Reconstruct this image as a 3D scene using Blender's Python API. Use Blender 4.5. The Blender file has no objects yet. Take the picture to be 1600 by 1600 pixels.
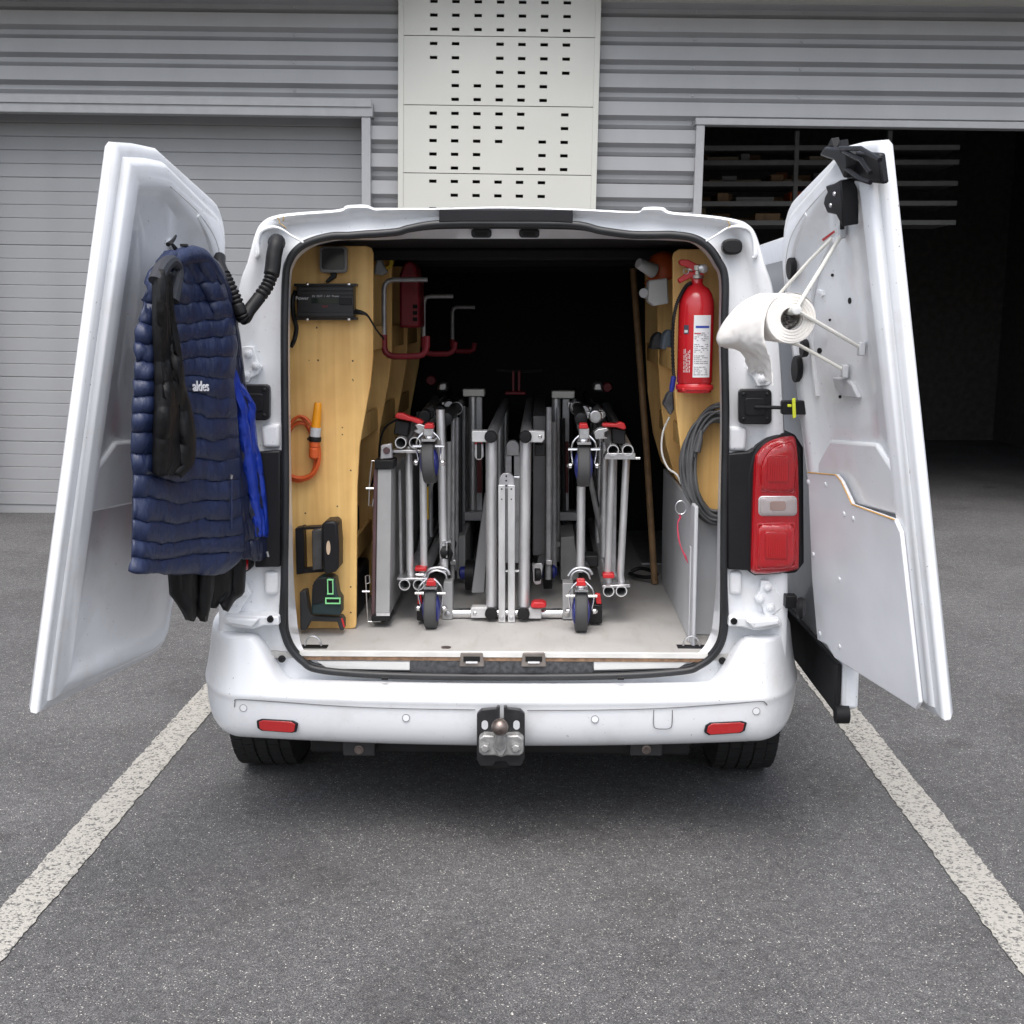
import bpy, bmesh, math, random
from mathutils import Vector, Matrix, noise
R = math.radians
random.seed(7)
scene = bpy.context.scene
COL = scene.collection

# ------------------------------------------------------------------ camera
CAM = Vector((0.116, -3.6, 1.58)); FPX = 1920.0; PITCH = R(8.88); YAW = R(1.30)
cd = bpy.data.cameras.new('camera'); cam = bpy.data.objects.new('camera', cd); COL.objects.link(cam)
cd.sensor_width = 36; cd.lens = 36 * FPX / 1600; cd.clip_end = 400; cd.clip_start = 0.05
cam.location = CAM; cam.rotation_euler = (math.pi / 2 - PITCH, 0, YAW)
scene.camera = cam
# ------------------------------------------------------------------ world, sun, exposure
w = bpy.data.worlds.new('World'); scene.world = w; w.use_nodes = True
nt = w.node_tree; bg = nt.nodes['Background']
sky = nt.nodes.new('ShaderNodeTexSky'); sky.sky_type = 'NISHITA'; sky.sun_disc = False
sky.sun_elevation = R(65); sky.sun_rotation = R(190); sky.air_density = 1.0; sky.dust_density = 4.0; sky.ozone_density = 1.0
hs = nt.nodes.new('ShaderNodeHueSaturation'); hs.inputs['Saturation'].default_value = 0.5
nt.links.new(sky.outputs['Color'], hs.inputs['Color']); nt.links.new(hs.outputs['Color'], bg.inputs['Color'])
bg.inputs['Strength'].default_value = 0.15
sd = bpy.data.lights.new('sun', 'SUN'); sun = bpy.data.objects.new('sun', sd); COL.objects.link(sun)
sd.energy = 1.1; sd.angle = R(60); sd.color = (1, 0.975, 0.95)
sdir = Vector((math.sin(R(190)) * math.cos(R(65)), math.cos(R(190)) * math.cos(R(65)), math.sin(R(65))))
sun.rotation_euler = sdir.to_track_quat('Z', 'Y').to_euler(); sun.location = (0, -6, 12)
vs = scene.view_settings; vs.view_transform = 'Standard'; vs.look = 'None'; vs.exposure = 0.97; vs.gamma = 1.0; vs.use_curve_mapping = False
scene.cycles.use_denoising = True
scene.cycles.max_bounces = 8

# ------------------------------------------------------------------ measuring helpers (photo pixel + known depth -> place)
RT = Vector((math.cos(YAW), math.sin(YAW), 0))
FW = Vector((-math.sin(YAW) * math.cos(PITCH), math.cos(YAW) * math.cos(PITCH), -math.sin(PITCH)))
UP = RT.cross(FW)
def ray(px, py): return FW + RT * ((px - 800) / FPX) + UP * ((800 - py) / FPX)
def P(px, py, Y):
    d = ray(px, py); return CAM + d * ((Y - CAM.y) / d.y)
def PZ(px, py, z):
    d = ray(px, py); return CAM + d * ((z - CAM.z) / d.z)
def PP(px, py, pt, n):
    d = ray(px, py); return CAM + d * ((pt - CAM).dot(n) / d.dot(n))
GZ = -0.05            # ground level
FLZ = 0.545           # load floor level

# ------------------------------------------------------------------ materials
MATS = {}
def mat(name, col, rough=0.5, metal=0.0, var=0.10, scale=12.0, bump=0.0, bscale=150.0, coat=0.0, rvar=0.08, stretch=None):
    if name in MATS: return MATS[name]
    m = bpy.data.materials.new(name); m.use_nodes = True; n = m.node_tree.nodes; l = m.node_tree.links
    b = n['Principled BSDF']; b.inputs['Roughness'].default_value = rough; b.inputs['Metallic'].default_value = metal
    if coat: b.inputs['Coat Weight'].default_value = coat; b.inputs['Coat Roughness'].default_value = 0.06
    tc = n.new('ShaderNodeTexCoord'); src = tc.outputs['Object']
    if stretch:
        mp = n.new('ShaderNodeMapping'); mp.inputs['Scale'].default_value = stretch; l.new(src, mp.inputs['Vector']); src = mp.outputs['Vector']
    nz = n.new('ShaderNodeTexNoise'); nz.inputs['Scale'].default_value = scale; nz.inputs['Detail'].default_value = 6
    l.new(src, nz.inputs['Vector'])
    rp = n.new('ShaderNodeValToRGB'); rp.color_ramp.elements[0].position = 0.3; rp.color_ramp.elements[1].position = 0.7
    c = Vector(col)
    rp.color_ramp.elements[0].color = (*(c * (1 - var)), 1); rp.color_ramp.elements[1].color = (*[min(1, x) for x in (c * (1 + var))], 1)
    l.new(nz.outputs['Fac'], rp.inputs['Fac']); l.new(rp.outputs['Color'], b.inputs['Base Color'])
    if rvar:
        mr = n.new('ShaderNodeMapRange'); mr.inputs['To Min'].default_value = max(0.02, rough - rvar); mr.inputs['To Max'].default_value = min(1, rough + rvar)
        l.new(nz.outputs['Fac'], mr.inputs['Value']); l.new(mr.outputs['Result'], b.inputs['Roughness'])
    if bump:
        nb = n.new('ShaderNodeTexNoise'); nb.inputs['Scale'].default_value = bscale; nb.inputs['Detail'].default_value = 4
        l.new(src, nb.inputs['Vector'])
        bp = n.new('ShaderNodeBump'); bp.inputs['Strength'].default_value = bump; bp.inputs['Distance'].default_value = 0.004
        l.new(nb.outputs['Fac'], bp.inputs['Height']); l.new(bp.outputs['Normal'], b.inputs['Normal'])
    MATS[name] = m; return m

def asphalt_mat():
    m = bpy.data.materials.new('asphalt'); m.use_nodes = True; n = m.node_tree.nodes; l = m.node_tree.links; b = n['Principled BSDF']
    tc = n.new('ShaderNodeTexCoord')
    v = n.new('ShaderNodeTexVoronoi'); v.inputs['Scale'].default_value = 340; l.new(tc.outputs['Object'], v.inputs['Vector'])
    sx = n.new('ShaderNodeSeparateColor'); l.new(v.outputs['Color'], sx.inputs['Color'])
    rp = n.new('ShaderNodeValToRGB'); e = rp.color_ramp.elements
    e[0].position = 0; e[0].color = (0.040, 0.039, 0.041, 1); e[1].position = 1; e[1].color = (0.62, 0.60, 0.54, 1)
    for p, c in ((0.45, (0.078, 0.076, 0.078, 1)), (0.80, (0.112, 0.110, 0.110, 1)), (0.97, (0.16, 0.157, 0.152, 1)), (0.99, (0.36, 0.35, 0.32, 1))):
        x = e.new(p); x.color = c
    l.new(sx.outputs['Red'], rp.inputs['Fac'])
    n1 = n.new('ShaderNodeTexNoise'); n1.inputs['Scale'].default_value = 1.3; n1.inputs['Detail'].default_value = 5; l.new(tc.outputs['Object'], n1.inputs['Vector'])
    n2 = n.new('ShaderNodeTexNoise'); n2.inputs['Scale'].default_value = 34; n2.inputs['Detail'].default_value = 5; l.new(tc.outputs['Object'], n2.inputs['Vector'])
    ad = n.new('ShaderNodeMath'); ad.operation = 'ADD'; l.new(n1.outputs['Fac'], ad.inputs[0]); l.new(n2.outputs['Fac'], ad.inputs[1])
    mr = n.new('ShaderNodeMapRange'); mr.inputs['From Min'].default_value = 0.6; mr.inputs['From Max'].default_value = 1.4
    mr.inputs['To Min'].default_value = 0.62; mr.inputs['To Max'].default_value = 1.38; l.new(ad.outputs['Value'], mr.inputs['Value'])
    mx = n.new('ShaderNodeVectorMath'); mx.operation = 'SCALE'; l.new(rp.outputs['Color'], mx.inputs[0]); l.new(mr.outputs['Result'], mx.inputs['Scale'])
    n3 = n.new('ShaderNodeTexNoise'); n3.inputs['Scale'].default_value = 2.6; n3.inputs['Detail'].default_value = 3; n3.inputs['Distortion'].default_value = 0.8; l.new(tc.outputs['Object'], n3.inputs['Vector'])
    rp3 = n.new('ShaderNodeValToRGB'); e3 = rp3.color_ramp.elements; e3[0].position = 0.30; e3[0].color = (0.84, 0.83, 0.82, 1); e3[1].position = 0.44; e3[1].color = (1, 1, 1, 1)
    l.new(n3.outputs['Fac'], rp3.inputs['Fac'])
    v3 = n.new('ShaderNodeTexVoronoi'); v3.inputs['Scale'].default_value = 1.1; l.new(tc.outputs['Object'], v3.inputs['Vector'])
    rp4 = n.new('ShaderNodeValToRGB'); e4 = rp4.color_ramp.elements; e4[0].position = 0.035; e4[0].color = (0.62, 0.61, 0.60, 1); e4[1].position = 0.10; e4[1].color = (1, 1, 1, 1)
    l.new(v3.outputs['Distance'], rp4.inputs['Fac'])
    m3 = n.new('ShaderNodeMix'); m3.data_type = 'RGBA'; m3.blend_type = 'MULTIPLY'; m3.inputs['Factor'].default_value = 1; l.new(rp3.outputs['Color'], m3.inputs['A']); l.new(rp4.outputs['Color'], m3.inputs['B'])
    m4 = n.new('ShaderNodeMix'); m4.data_type = 'RGBA'; m4.blend_type = 'MULTIPLY'; m4.inputs['Factor'].default_value = 1; l.new(mx.outputs['Vector'], m4.inputs['A']); l.new(m3.outputs['Result'], m4.inputs['B'])
    l.new(m4.outputs['Result'], b.inputs['Base Color']); b.inputs['Roughness'].default_value = 0.82
    v2 = n.new('ShaderNodeTexVoronoi'); v2.inputs['Scale'].default_value = 340; v2.feature = 'F1'; l.new(tc.outputs['Object'], v2.inputs['Vector'])
    bp = n.new('ShaderNodeBump'); bp.inputs['Strength'].default_value = 0.5; bp.inputs['Distance'].default_value = 0.004; bp.invert = True
    l.new(v2.outputs['Distance'], bp.inputs['Height']); l.new(bp.outputs['Normal'], b.inputs['Normal'])
    MATS['asphalt'] = m; return m

def linepaint_mat():
    m = bpy.data.materials.new('road_paint'); m.use_nodes = True; n = m.node_tree.nodes; l = m.node_tree.links; b = n['Principled BSDF']
    tc = n.new('ShaderNodeTexCoord')
    v = n.new('ShaderNodeTexVoronoi'); v.inputs['Scale'].default_value = 150; l.new(tc.outputs['Object'], v.inputs['Vector'])
    nz = n.new('ShaderNodeTexNoise'); nz.inputs['Scale'].default_value = 40; nz.inputs['Detail'].default_value = 6; l.new(tc.outputs['Object'], nz.inputs['Vector'])
    sx = n.new('ShaderNodeSeparateColor'); l.new(v.outputs['Color'], sx.inputs['Color'])
    ad = n.new('ShaderNodeMath'); ad.operation = 'MULTIPLY_ADD'; ad.inputs[1].default_value = 0.55
    l.new(sx.outputs['Red'], ad.inputs[0]); l.new(nz.outputs['Fac'], ad.inputs[2])
    rp = n.new('ShaderNodeValToRGB'); e = rp.color_ramp.elements; e[0].position = 0.50; e[0].color = (0.10, 0.098, 0.095, 1); e[1].position = 0.72; e[1].color = (0.36, 0.345, 0.31, 1)
    l.new(ad.outputs['Value'], rp.inputs['Fac']); l.new(rp.outputs['Color'], b.inputs['Base Color']); b.inputs['Roughness'].default_value = 0.8
    bp = n.new('ShaderNodeBump'); bp.inputs['Strength'].default_value = 0.6; bp.inputs['Distance'].default_value = 0.004; bp.invert = True
    l.new(v.outputs['Distance'], bp.inputs['Height']); l.new(bp.outputs['Normal'], b.inputs['Normal'])
    return m

def ply_mat():
    m = bpy.data.materials.new('plywood'); m.use_nodes = True; n = m.node_tree.nodes; l = m.node_tree.links; b = n['Principled BSDF']
    tc = n.new('ShaderNodeTexCoord'); mp = n.new('ShaderNodeMapping'); mp.inputs['Scale'].default_value = (34, 34, 1.3); l.new(tc.outputs['Object'], mp.inputs['Vector'])
    n1 = n.new('ShaderNodeTexNoise'); n1.inputs['Scale'].default_value = 1.0; n1.inputs['Detail'].default_value = 7; n1.inputs['Distortion'].default_value = 0.6; l.new(mp.outputs['Vector'], n1.inputs['Vector'])
    n2 = n.new('ShaderNodeTexNoise'); n2.inputs['Scale'].default_value = 5; n2.inputs['Detail'].default_value = 4; l.new(tc.outputs['Object'], n2.inputs['Vector'])
    rp = n.new('ShaderNodeValToRGB'); e = rp.color_ramp.elements; e[0].position = 0.28; e[0].color = (0.74, 0.43, 0.14, 1); e[1].position = 0.72; e[1].color = (0.93, 0.62, 0.235, 1)
    l.new(n1.outputs['Fac'], rp.inputs['Fac'])
    rp2 = n.new('ShaderNodeValToRGB'); e = rp2.color_ramp.elements; e[0].position = 0.35; e[0].color = (0.82, 0.78, 0.74, 1); e[1].position = 0.62; e[1].color = (1, 1, 1, 1)
    l.new(n2.outputs['Fac'], rp2.inputs['Fac'])
    mx = n.new('ShaderNodeMix'); mx.data_type = 'RGBA'; mx.blend_type = 'MULTIPLY'; mx.inputs['Factor'].default_value = 1
    l.new(rp.outputs['Color'], mx.inputs['A']); l.new(rp2.outputs['Color'], mx.inputs['B']); l.new(mx.outputs['Result'], b.inputs['Base Color'])
    b.inputs['Roughness'].default_value = 0.5
    MATS['plywood'] = m; return m

def floor_mat():
    m = mat('load_floor', (0.44, 0.43, 0.415), 0.6, var=0.07, scale=6, bump=0.15, bscale=60)
    n = m.node_tree.nodes; l = m.node_tree.links; b = n['Principled BSDF']
    tc = n.new('ShaderNodeTexCoord'); mp = n.new('ShaderNodeMapping'); mp.inputs['Scale'].default_value = (14, 3, 1); l.new(tc.outputs['Object'], mp.inputs['Vector'])
    nz = n.new('ShaderNodeTexNoise'); nz.inputs['Scale'].default_value = 2; nz.inputs['Detail'].default_value = 9; nz.inputs['Roughness'].default_value = 0.7; l.new(mp.outputs['Vector'], nz.inputs['Vector'])
    rp = n.new('ShaderNodeValToRGB'); e = rp.color_ramp.elements; e[0].position = 0.52; e[0].color = (1, 1, 1, 1); e[1].position = 0.85; e[1].color = (0.80, 0.77, 0.72, 1)
    l.new(nz.outputs['Fac'], rp.inputs['Fac'])
    old = b.inputs['Base Color'].links[0].from_socket
    mx = n.new('ShaderNodeMix'); mx.data_type = 'RGBA'; mx.blend_type = 'MULTIPLY'; mx.inputs['Factor'].default_value = 1
    l.new(old, mx.inputs['A']); l.new(rp.outputs['Color'], mx.inputs['B']); l.new(mx.outputs['Result'], b.inputs['Base Color'])
    return m

def paint_mat():
    m = bpy.data.materials.new('white_paint'); m.use_nodes = True; n = m.node_tree.nodes; l = m.node_tree.links; b = n['Principled BSDF']
    tc = n.new('ShaderNodeTexCoord')
    n1 = n.new('ShaderNodeTexNoise'); n1.inputs['Scale'].default_value = 7; n1.inputs['Detail'].default_value = 8; n1.inputs['Roughness'].default_value = 0.65; l.new(tc.outputs['Object'], n1.inputs['Vector'])
    rp = n.new('ShaderNodeValToRGB'); e = rp.color_ramp.elements; e[0].position = 0.30; e[0].color = (0.70, 0.705, 0.71, 1); e[1].position = 0.50; e[1].color = (0.77, 0.785, 0.81, 1)
    l.new(n1.outputs['Fac'], rp.inputs['Fac'])
    n2 = n.new('ShaderNodeTexNoise'); n2.inputs['Scale'].default_value = 95; n2.inputs['Detail'].default_value = 3; l.new(tc.outputs['Object'], n2.inputs['Vector'])
    rp2 = n.new('ShaderNodeValToRGB'); e = rp2.color_ramp.elements; e[0].position = 0.245; e[0].color = (0.45, 0.43, 0.41, 1); e[1].position = 0.29; e[1].color = (1, 1, 1, 1)
    l.new(n2.outputs['Fac'], rp2.inputs['Fac'])
    mx = n.new('ShaderNodeMix'); mx.data_type = 'RGBA'; mx.blend_type = 'MULTIPLY'; mx.inputs['Factor'].default_value = 1
    l.new(rp.outputs['Color'], mx.inputs['A']); l.new(rp2.outputs['Color'], mx.inputs['B']); l.new(mx.outputs['Result'], b.inputs['Base Color'])
    b.inputs['Roughness'].default_value = 0.38; b.inputs['Coat Weight'].default_value = 0.45; b.inputs['Coat Roughness'].default_value = 0.04
    MATS['white_paint'] = m; return m

def clad_mat():
    m = mat('grey_cladding', (0.345, 0.348, 0.357), 0.42, var=0.06, scale=3.0, stretch=(1, 1, 0.4))
    return m
def fabric_mat(name, col, rough, bump=0.95):
    m = mat(name, col, rough, var=0.16, scale=30, bump=bump, bscale=70, rvar=0.06, stretch=(1, 1, 0.30))
    b = m.node_tree.nodes['Principled BSDF']; b.inputs['Sheen Weight'].default_value = 0.0
    return m
def lens_mat(name, col, rough=0.12, trans=0.25):
    m = bpy.data.materials.new(name); m.use_nodes = True; n = m.node_tree.nodes; l = m.node_tree.links; b = n['Principled BSDF']
    b.inputs['Base Color'].default_value = (*col, 1); b.inputs['Roughness'].default_value = rough
    b.inputs['Transmission Weight'].default_value = trans; b.inputs['Coat Weight'].default_value = 1.0; b.inputs['Coat Roughness'].default_value = 0.04
    tc = n.new('ShaderNodeTexCoord'); wv = n.new('ShaderNodeTexWave'); wv.inputs['Scale'].default_value = 75; wv.inputs['Distortion'].default_value = 0.3
    l.new(tc.outputs['Object'], wv.inputs['Vector'])
    bp = n.new('ShaderNodeBump'); bp.inputs['Strength'].default_value = 0.45; bp.inputs['Distance'].default_value = 0.004
    l.new(wv.outputs['Fac'], bp.inputs['Height']); l.new(bp.outputs['Normal'], b.inputs['Normal'])
    MATS[name] = m; return m

WHITE = paint_mat(); ASPH = asphalt_mat(); LINE = linepaint_mat(); PLY = ply_mat(); FLOOR = floor_mat(); CLAD = clad_mat()
BLACKP = mat('black_plastic', (0.010, 0.010, 0.012), 0.42, bump=0.12, bscale=300)
RUBBER = mat('black_rubber', (0.010, 0.010, 0.011), 0.5, bump=0.1, bscale=120, var=0.25)
SEALM = mat('seal_rubber', (0.014, 0.015, 0.017), 0.42, var=0.35, scale=9)
TYREM = mat('tyre_rubber', (0.022, 0.022, 0.022), 0.85, bump=0.3, bscale=90)
DARK = mat('dark_lining', (0.018, 0.018, 0.019), 0.8)
ALU = mat('aluminium', (0.68, 0.68, 0.685), 0.42, 0.75, var=0.16, scale=30, stretch=(1, 1, 0.2))
ALUD = mat('dull_aluminium', (0.42, 0.42, 0.43), 0.5, 0.6, var=0.18, scale=25)
STEEL = mat('zinc_steel', (0.55, 0.55, 0.56), 0.32, 0.9, var=0.12, scale=60)
CHROME = mat('bright_steel', (0.72, 0.72, 0.73), 0.2, 0.95, var=0.05)
WHITEP = mat('white_plastic', (0.62, 0.62, 0.61), 0.45, var=0.05)
REDP = mat('red_plastic', (0.50, 0.018, 0.022), 0.4, var=0.12)
REDX = mat('extinguisher_red', (0.52, 0.012, 0.018), 0.25, coat=0.6, var=0.06)
DRED = mat('dark_red', (0.22, 0.012, 0.022), 0.5, var=0.15)
BLUEP = mat('blue_plastic', (0.015, 0.025, 0.22), 0.4)
ORANGE = mat('orange_rubber', (0.60, 0.10, 0.02), 0.45, var=0.12)
YELLOW = mat('amber_plastic', (0.85, 0.33, 0.01), 0.4, var=0.06)
NEON = mat('green_tape', (0.24, 0.66, 0.28), 0.5, var=0.05)
NAVYD = mat('dark_teal_plastic', (0.012, 0.028, 0.032), 0.45)
NAVY = fabric_mat('navy_quilt', (0.0105, 0.0195, 0.060), 0.48)
NAVY2 = fabric_mat('navy_quilt_dark', (0.007, 0.011, 0.032), 0.4)
BLUEL = fabric_mat('blue_lining', (0.008, 0.035, 0.32), 0.4, 0.35)
BLACKC = fabric_mat('black_cloth', (0.0045, 0.0045, 0.005), 0.55, 0.6)
PAPER = mat('paper', (0.80, 0.775, 0.735), 0.8, var=0.03, bump=0.25, bscale=70)
LENSR = lens_mat('red_lens', (0.62, 0.006, 0.014), 0.06); LENSC = lens_mat('clear_lens', (0.70, 0.64, 0.63), 0.08, 0.35)
GREYP = mat('grey_panel', (0.52, 0.53, 0.55), 0.5, var=0.08, scale=6)
PANELW = mat('cream_panel', (0.50, 0.498, 0.455), 0.45, var=0.03, scale=2)
SOFFIT = mat('soffit', (0.55, 0.55, 0.50), 0.6, var=0.04)
DOORG = mat('garage_grey', (0.28, 0.284, 0.29), 0.45, var=0.05, scale=3)
FRAMEG = mat('frame_grey', (0.33, 0.333, 0.34), 0.4, var=0.05)
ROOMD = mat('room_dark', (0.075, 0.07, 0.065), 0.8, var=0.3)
WOOD = mat('pole_wood', (0.22, 0.13, 0.06), 0.6, var=0.2, scale=20)
RUST = mat('worn_steel', (0.20, 0.165, 0.15), 0.42, 0.8, var=0.45, scale=45)
CAST = mat('cast_grey', (0.36, 0.36, 0.355), 0.45, 0.6, var=0.2, scale=60)
GLASS = mat('dark_glass', (0.05, 0.055, 0.06), 0.08, var=0.05, coat=0.5)
CORD = mat('grey_cord', (0.085, 0.087, 0.09), 0.5, var=0.3)
PURPLE = mat('brown_phenolic', (0.085, 0.045, 0.050), 0.5, var=0.2)

for _m in (BLACKP, RUBBER, DARK, TYREM, BLACKC): _m.node_tree.nodes['Principled BSDF'].inputs['Specular IOR Level'].default_value = 0.28
_b = PAPER.node_tree.nodes['Principled BSDF']; _b.inputs['Subsurface Weight'].default_value = 0.15; _b.inputs['Subsurface Radius'].default_value = (.01, .009, .008)
# ------------------------------------------------------------------ mesh builder
class MB:
    def __init__(s): s.v = []; s.f = []
    def add(s, vs, fs):
        o = len(s.v); s.v += [tuple(v) for v in vs]; s.f += [tuple(i + o for i in f) for f in fs]; return s
    def box(s, x0, x1, y0, y1, z0, z1):
        v = [(x, y, z) for x in (x0, x1) for y in (y0, y1) for z in (z0, z1)]
        return s.add(v, [(0, 1, 3, 2), (4, 6, 7, 5), (0, 4, 5, 1), (2, 3, 7, 6), (0, 2, 6, 4), (1, 5, 7, 3)])
    def bpx(s, x0, y0, x1, y1, Y0, Y1):
        a = P(x0, y0, Y0); b = P(x1, y1, Y0); return s.box(min(a.x, b.x), max(a.x, b.x), Y0, Y1, min(a.z, b.z), max(a.z, b.z))
    def prism(s, poly, y0, y1):
        n = len(poly); v = [(x, y0, z) for x, z in poly] + [(x, y1, z) for x, z in poly]
        f = [tuple(range(n)), tuple(range(2 * n - 1, n - 1, -1))] + [(i, i + n, (i + 1) % n + n, (i + 1) % n) for i in range(n)]
        return s.add(v, f)
    def ppx(s, poly, Y0, Y1): return s.prism([(P(x, y, Y0).x, P(x, y, Y0).z) for x, y in poly], Y0, Y1)
    def slab(s, pts, vec):
        n = len(pts); v = [Vector(p) for p in pts]; vec = Vector(vec); v += [p + vec for p in v]
        f = [tuple(range(n)), tuple(range(2 * n - 1, n - 1, -1))] + [(i, i + n, (i + 1) % n + n, (i + 1) % n) for i in range(n)]
        return s.add(v, f)
    def tube(s, pts, r, n=10, closed=False, caps=True, smooth=0):
        pts = [Vector(p) for p in pts]
        rr = r if isinstance(r, (list, tuple)) else [r] * len(pts)
        if smooth and not closed:
            np_, nr = [], []
            for i in range(len(pts) - 1):
                p0 = pts[max(i - 1, 0)]; p1 = pts[i]; p2 = pts[i + 1]; p3 = pts[min(i + 2, len(pts) - 1)]
                for k in range(smooth):
                    t = k / smooth
                    np_.append(0.5 * ((2 * p1) + (p2 - p0) * t + (2 * p0 - 5 * p1 + 4 * p2 - p3) * t * t + (3 * p1 - p0 - 3 * p2 + p3) * t ** 3))
                    nr.append(rr[i] * (1 - t) + rr[i + 1] * t)
            np_.append(pts[-1]); nr.append(rr[-1]); pts, rr = np_, nr
        m = len(pts); vs = []; nrm = None
        for i in range(m):
            if closed: t = pts[(i + 1) % m] - pts[i - 1]
            else: t = pts[min(i + 1, m - 1)] - pts[max(i - 1, 0)]
            if t.length < 1e-9: t = Vector((0, 0, 1))
            t.normalize()
            if nrm is None:
                a = Vector((0, 0, 1)) if abs(t.z) < 0.9 else Vector((1, 0, 0)); nrm = t.cross(a).normalized()
            else:
                nrm = (nrm - t * nrm.dot(t)); nrm = nrm.normalized() if nrm.length > 1e-6 else t.orthogonal().normalized()
            b = t.cross(nrm)
            for k in range(n):
                a = 2 * math.pi * k / n; vs.append(pts[i] + (nrm * math.cos(a) + b * math.sin(a)) * rr[i])
        fs = []
        for i in range(m if closed else m - 1):
            for k in range(n):
                j = (i + 1) % m; fs.append((i * n + k, i * n + (k + 1) % n, j * n + (k + 1) % n, j * n + k))
        if caps and not closed: fs += [tuple(range(n - 1, -1, -1)), tuple(range((m - 1) * n, m * n))]
        return s.add(vs, fs)
    def pipe(s, a, b, r, t=0.003, n=16):       # open-ended hollow tube
        a = Vector(a); b = Vector(b); ax = (b - a).normalized()
        return s.lathe([(r, 0), (r, (b - a).length), (r - t, (b - a).length), (r - t, 0), (r, 0)], a, ax, n, caps=False)
    def lathe(s, prof, org, axis, n=20, caps=True):
        org = Vector(org); ax = Vector(axis).normalized(); u = ax.orthogonal().normalized(); w_ = ax.cross(u); vs = []; fs = []
        for r, h in prof:
            for k in range(n):
                a = 2 * math.pi * k / n; vs.append(org + ax * h + (u * math.cos(a) + w_ * math.sin(a)) * r)
        for i in range(len(prof) - 1):
            for k in range(n): fs.append((i * n + k, i * n + (k + 1) % n, (i + 1) * n + (k + 1) % n, (i + 1) * n + k))
        if caps: fs += [tuple(range(n - 1, -1, -1)), tuple(range((len(prof) - 1) * n, len(prof) * n))]
        return s.add(vs, fs)
    def cyl(s, a, b, r, n=14):
        a = Vector(a); b = Vector(b); return s.lathe([(r, 0), (r, (b - a).length)], a, b - a, n)
    def ball(s, c, r, n=14):
        m = n // 2; return s.lathe([(max(1e-4, r * math.sin(math.pi * i / m)), -r * math.cos(math.pi * i / m)) for i in range(m + 1)], c, (0, 0, 1), n)
    def grid(s, fn, nu, nv, closed_u=False):
        vs = [fn(i / (nu if closed_u else nu - 1), j / (nv - 1)) for j in range(nv) for i in range(nu)]; fs = []
        for j in range(nv - 1):
            for i in range(nu if closed_u else nu - 1):
                k = (i + 1) % nu; fs.append((j * nu + i, j * nu + k, (j + 1) * nu + k, (j + 1) * nu + i))
        return s.add(vs, fs)
    def loops(s, ls, closed=True):
        n = len(ls[0]); vs = [p for l_ in ls for p in l_]; fs = []
        for j in range(len(ls) - 1):
            for i in range(n if closed else n - 1):
                k = (i + 1) % n; fs.append((j * n + i, j * n + k, (j + 1) * n + k, (j + 1) * n + i))
        return s.add(vs, fs)
    def mirror(s, cx=-0.011):
        m = MB(); m.v = [(2 * cx - x, y, z) for x, y, z in s.v]; m.f = [tuple(reversed(f)) for f in s.f]; return m

ORG = {}
def obj(name, mb, material, parent=None, bevel=0.0, seg=2, smooth=35, recalc=True, solid=0.0, subs=0, label=None):
    me = bpy.data.meshes.new(name); o0 = ORG.get(parent.name, Vector()) if parent else Vector()
    me.from_pydata([tuple(Vector(v) - o0) for v in mb.v], [], mb.f)
    if recalc:
        bm = bmesh.new(); bm.from_mesh(me); bmesh.ops.recalc_face_normals(bm, faces=bm.faces); bm.to_mesh(me); bm.free()
    me.materials.append(material)
    o = bpy.data.objects.new(name, me); COL.objects.link(o)
    if smooth: me.shade_smooth(); me.set_sharp_from_angle(angle=R(smooth))
    if solid:
        md = o.modifiers.new('solid', 'SOLIDIFY'); md.thickness = solid; md.offset = -1
    if bevel:
        md = o.modifiers.new('bevel', 'BEVEL'); md.width = bevel; md.segments = seg; md.limit_method = 'ANGLE'; md.angle_limit = R(40); md.harden_normals = False
    if subs:
        md = o.modifiers.new('subs', 'SUBSURF'); md.levels = subs; md.render_levels = subs
    if parent: o.parent = parent; ORG[o.name] = o0
    if label: o['label'] = label
    return o
def thing(name, label, cat, loc=(0, 0, 0), group=None):
    o = bpy.data.objects.new(name, None); COL.objects.link(o); o.location = loc; ORG[o.name] = Vector(loc); o.empty_display_size = 0.1
    o['label'] = label; o['category'] = cat
    if group: o['group'] = group
    return o
def tag(o, label, cat, group=None):
    o['label'] = label; o['category'] = cat
    if group: o['group'] = group
    return o
def struct(o): o['kind'] = 'structure'; return o
def text_mesh(txt, size, M, depth=0.0008, shear=0.0):
    cu = bpy.data.curves.new('t', 'FONT'); cu.body = txt; cu.size = size; cu.align_x = 'CENTER'; cu.align_y = 'CENTER'; cu.extrude = depth; cu.resolution_u = 3; cu.shear = shear
    cu.offset = size * 0.004
    to = bpy.data.objects.new('t', cu); me = bpy.data.meshes.new_from_object(to)
    mb = MB(); mb.add([M @ v.co for v in me.vertices], [tuple(p.vertices) for p in me.polygons])
    bpy.data.objects.remove(to); bpy.data.curves.remove(cu); bpy.data.meshes.remove(me); return mb
def facing(c, ux=(1, 0, 0), uz=(0, 0, 1)):
    ux = Vector(ux).normalized(); uz = Vector(uz).normalized(); uy = ux.cross(uz) * 1.0
    m = Matrix((ux, uz, ux.cross(uz))).transposed().to_4x4(); m.translation = c; return m
def arc(c, r, a0, a1, n, rz=None):
    rz = rz or r; return [(c[0] + r * math.cos(R(a0 + (a1 - a0) * i / n)), c[1] - rz * math.sin(R(a0 + (a1 - a0) * i / n))) for i in range(n + 1)]
def rrect(x0, y0, x1, y1, r, n=4):
    return arc((x1 - r, y0 + r), r, 0, 90, n) + arc((x0 + r, y0 + r), r, 90, 180, n) + arc((x0 + r, y1 - r), r, 180, 270, n) + arc((x1 - r, y1 - r), r, 270, 360, n)
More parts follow.
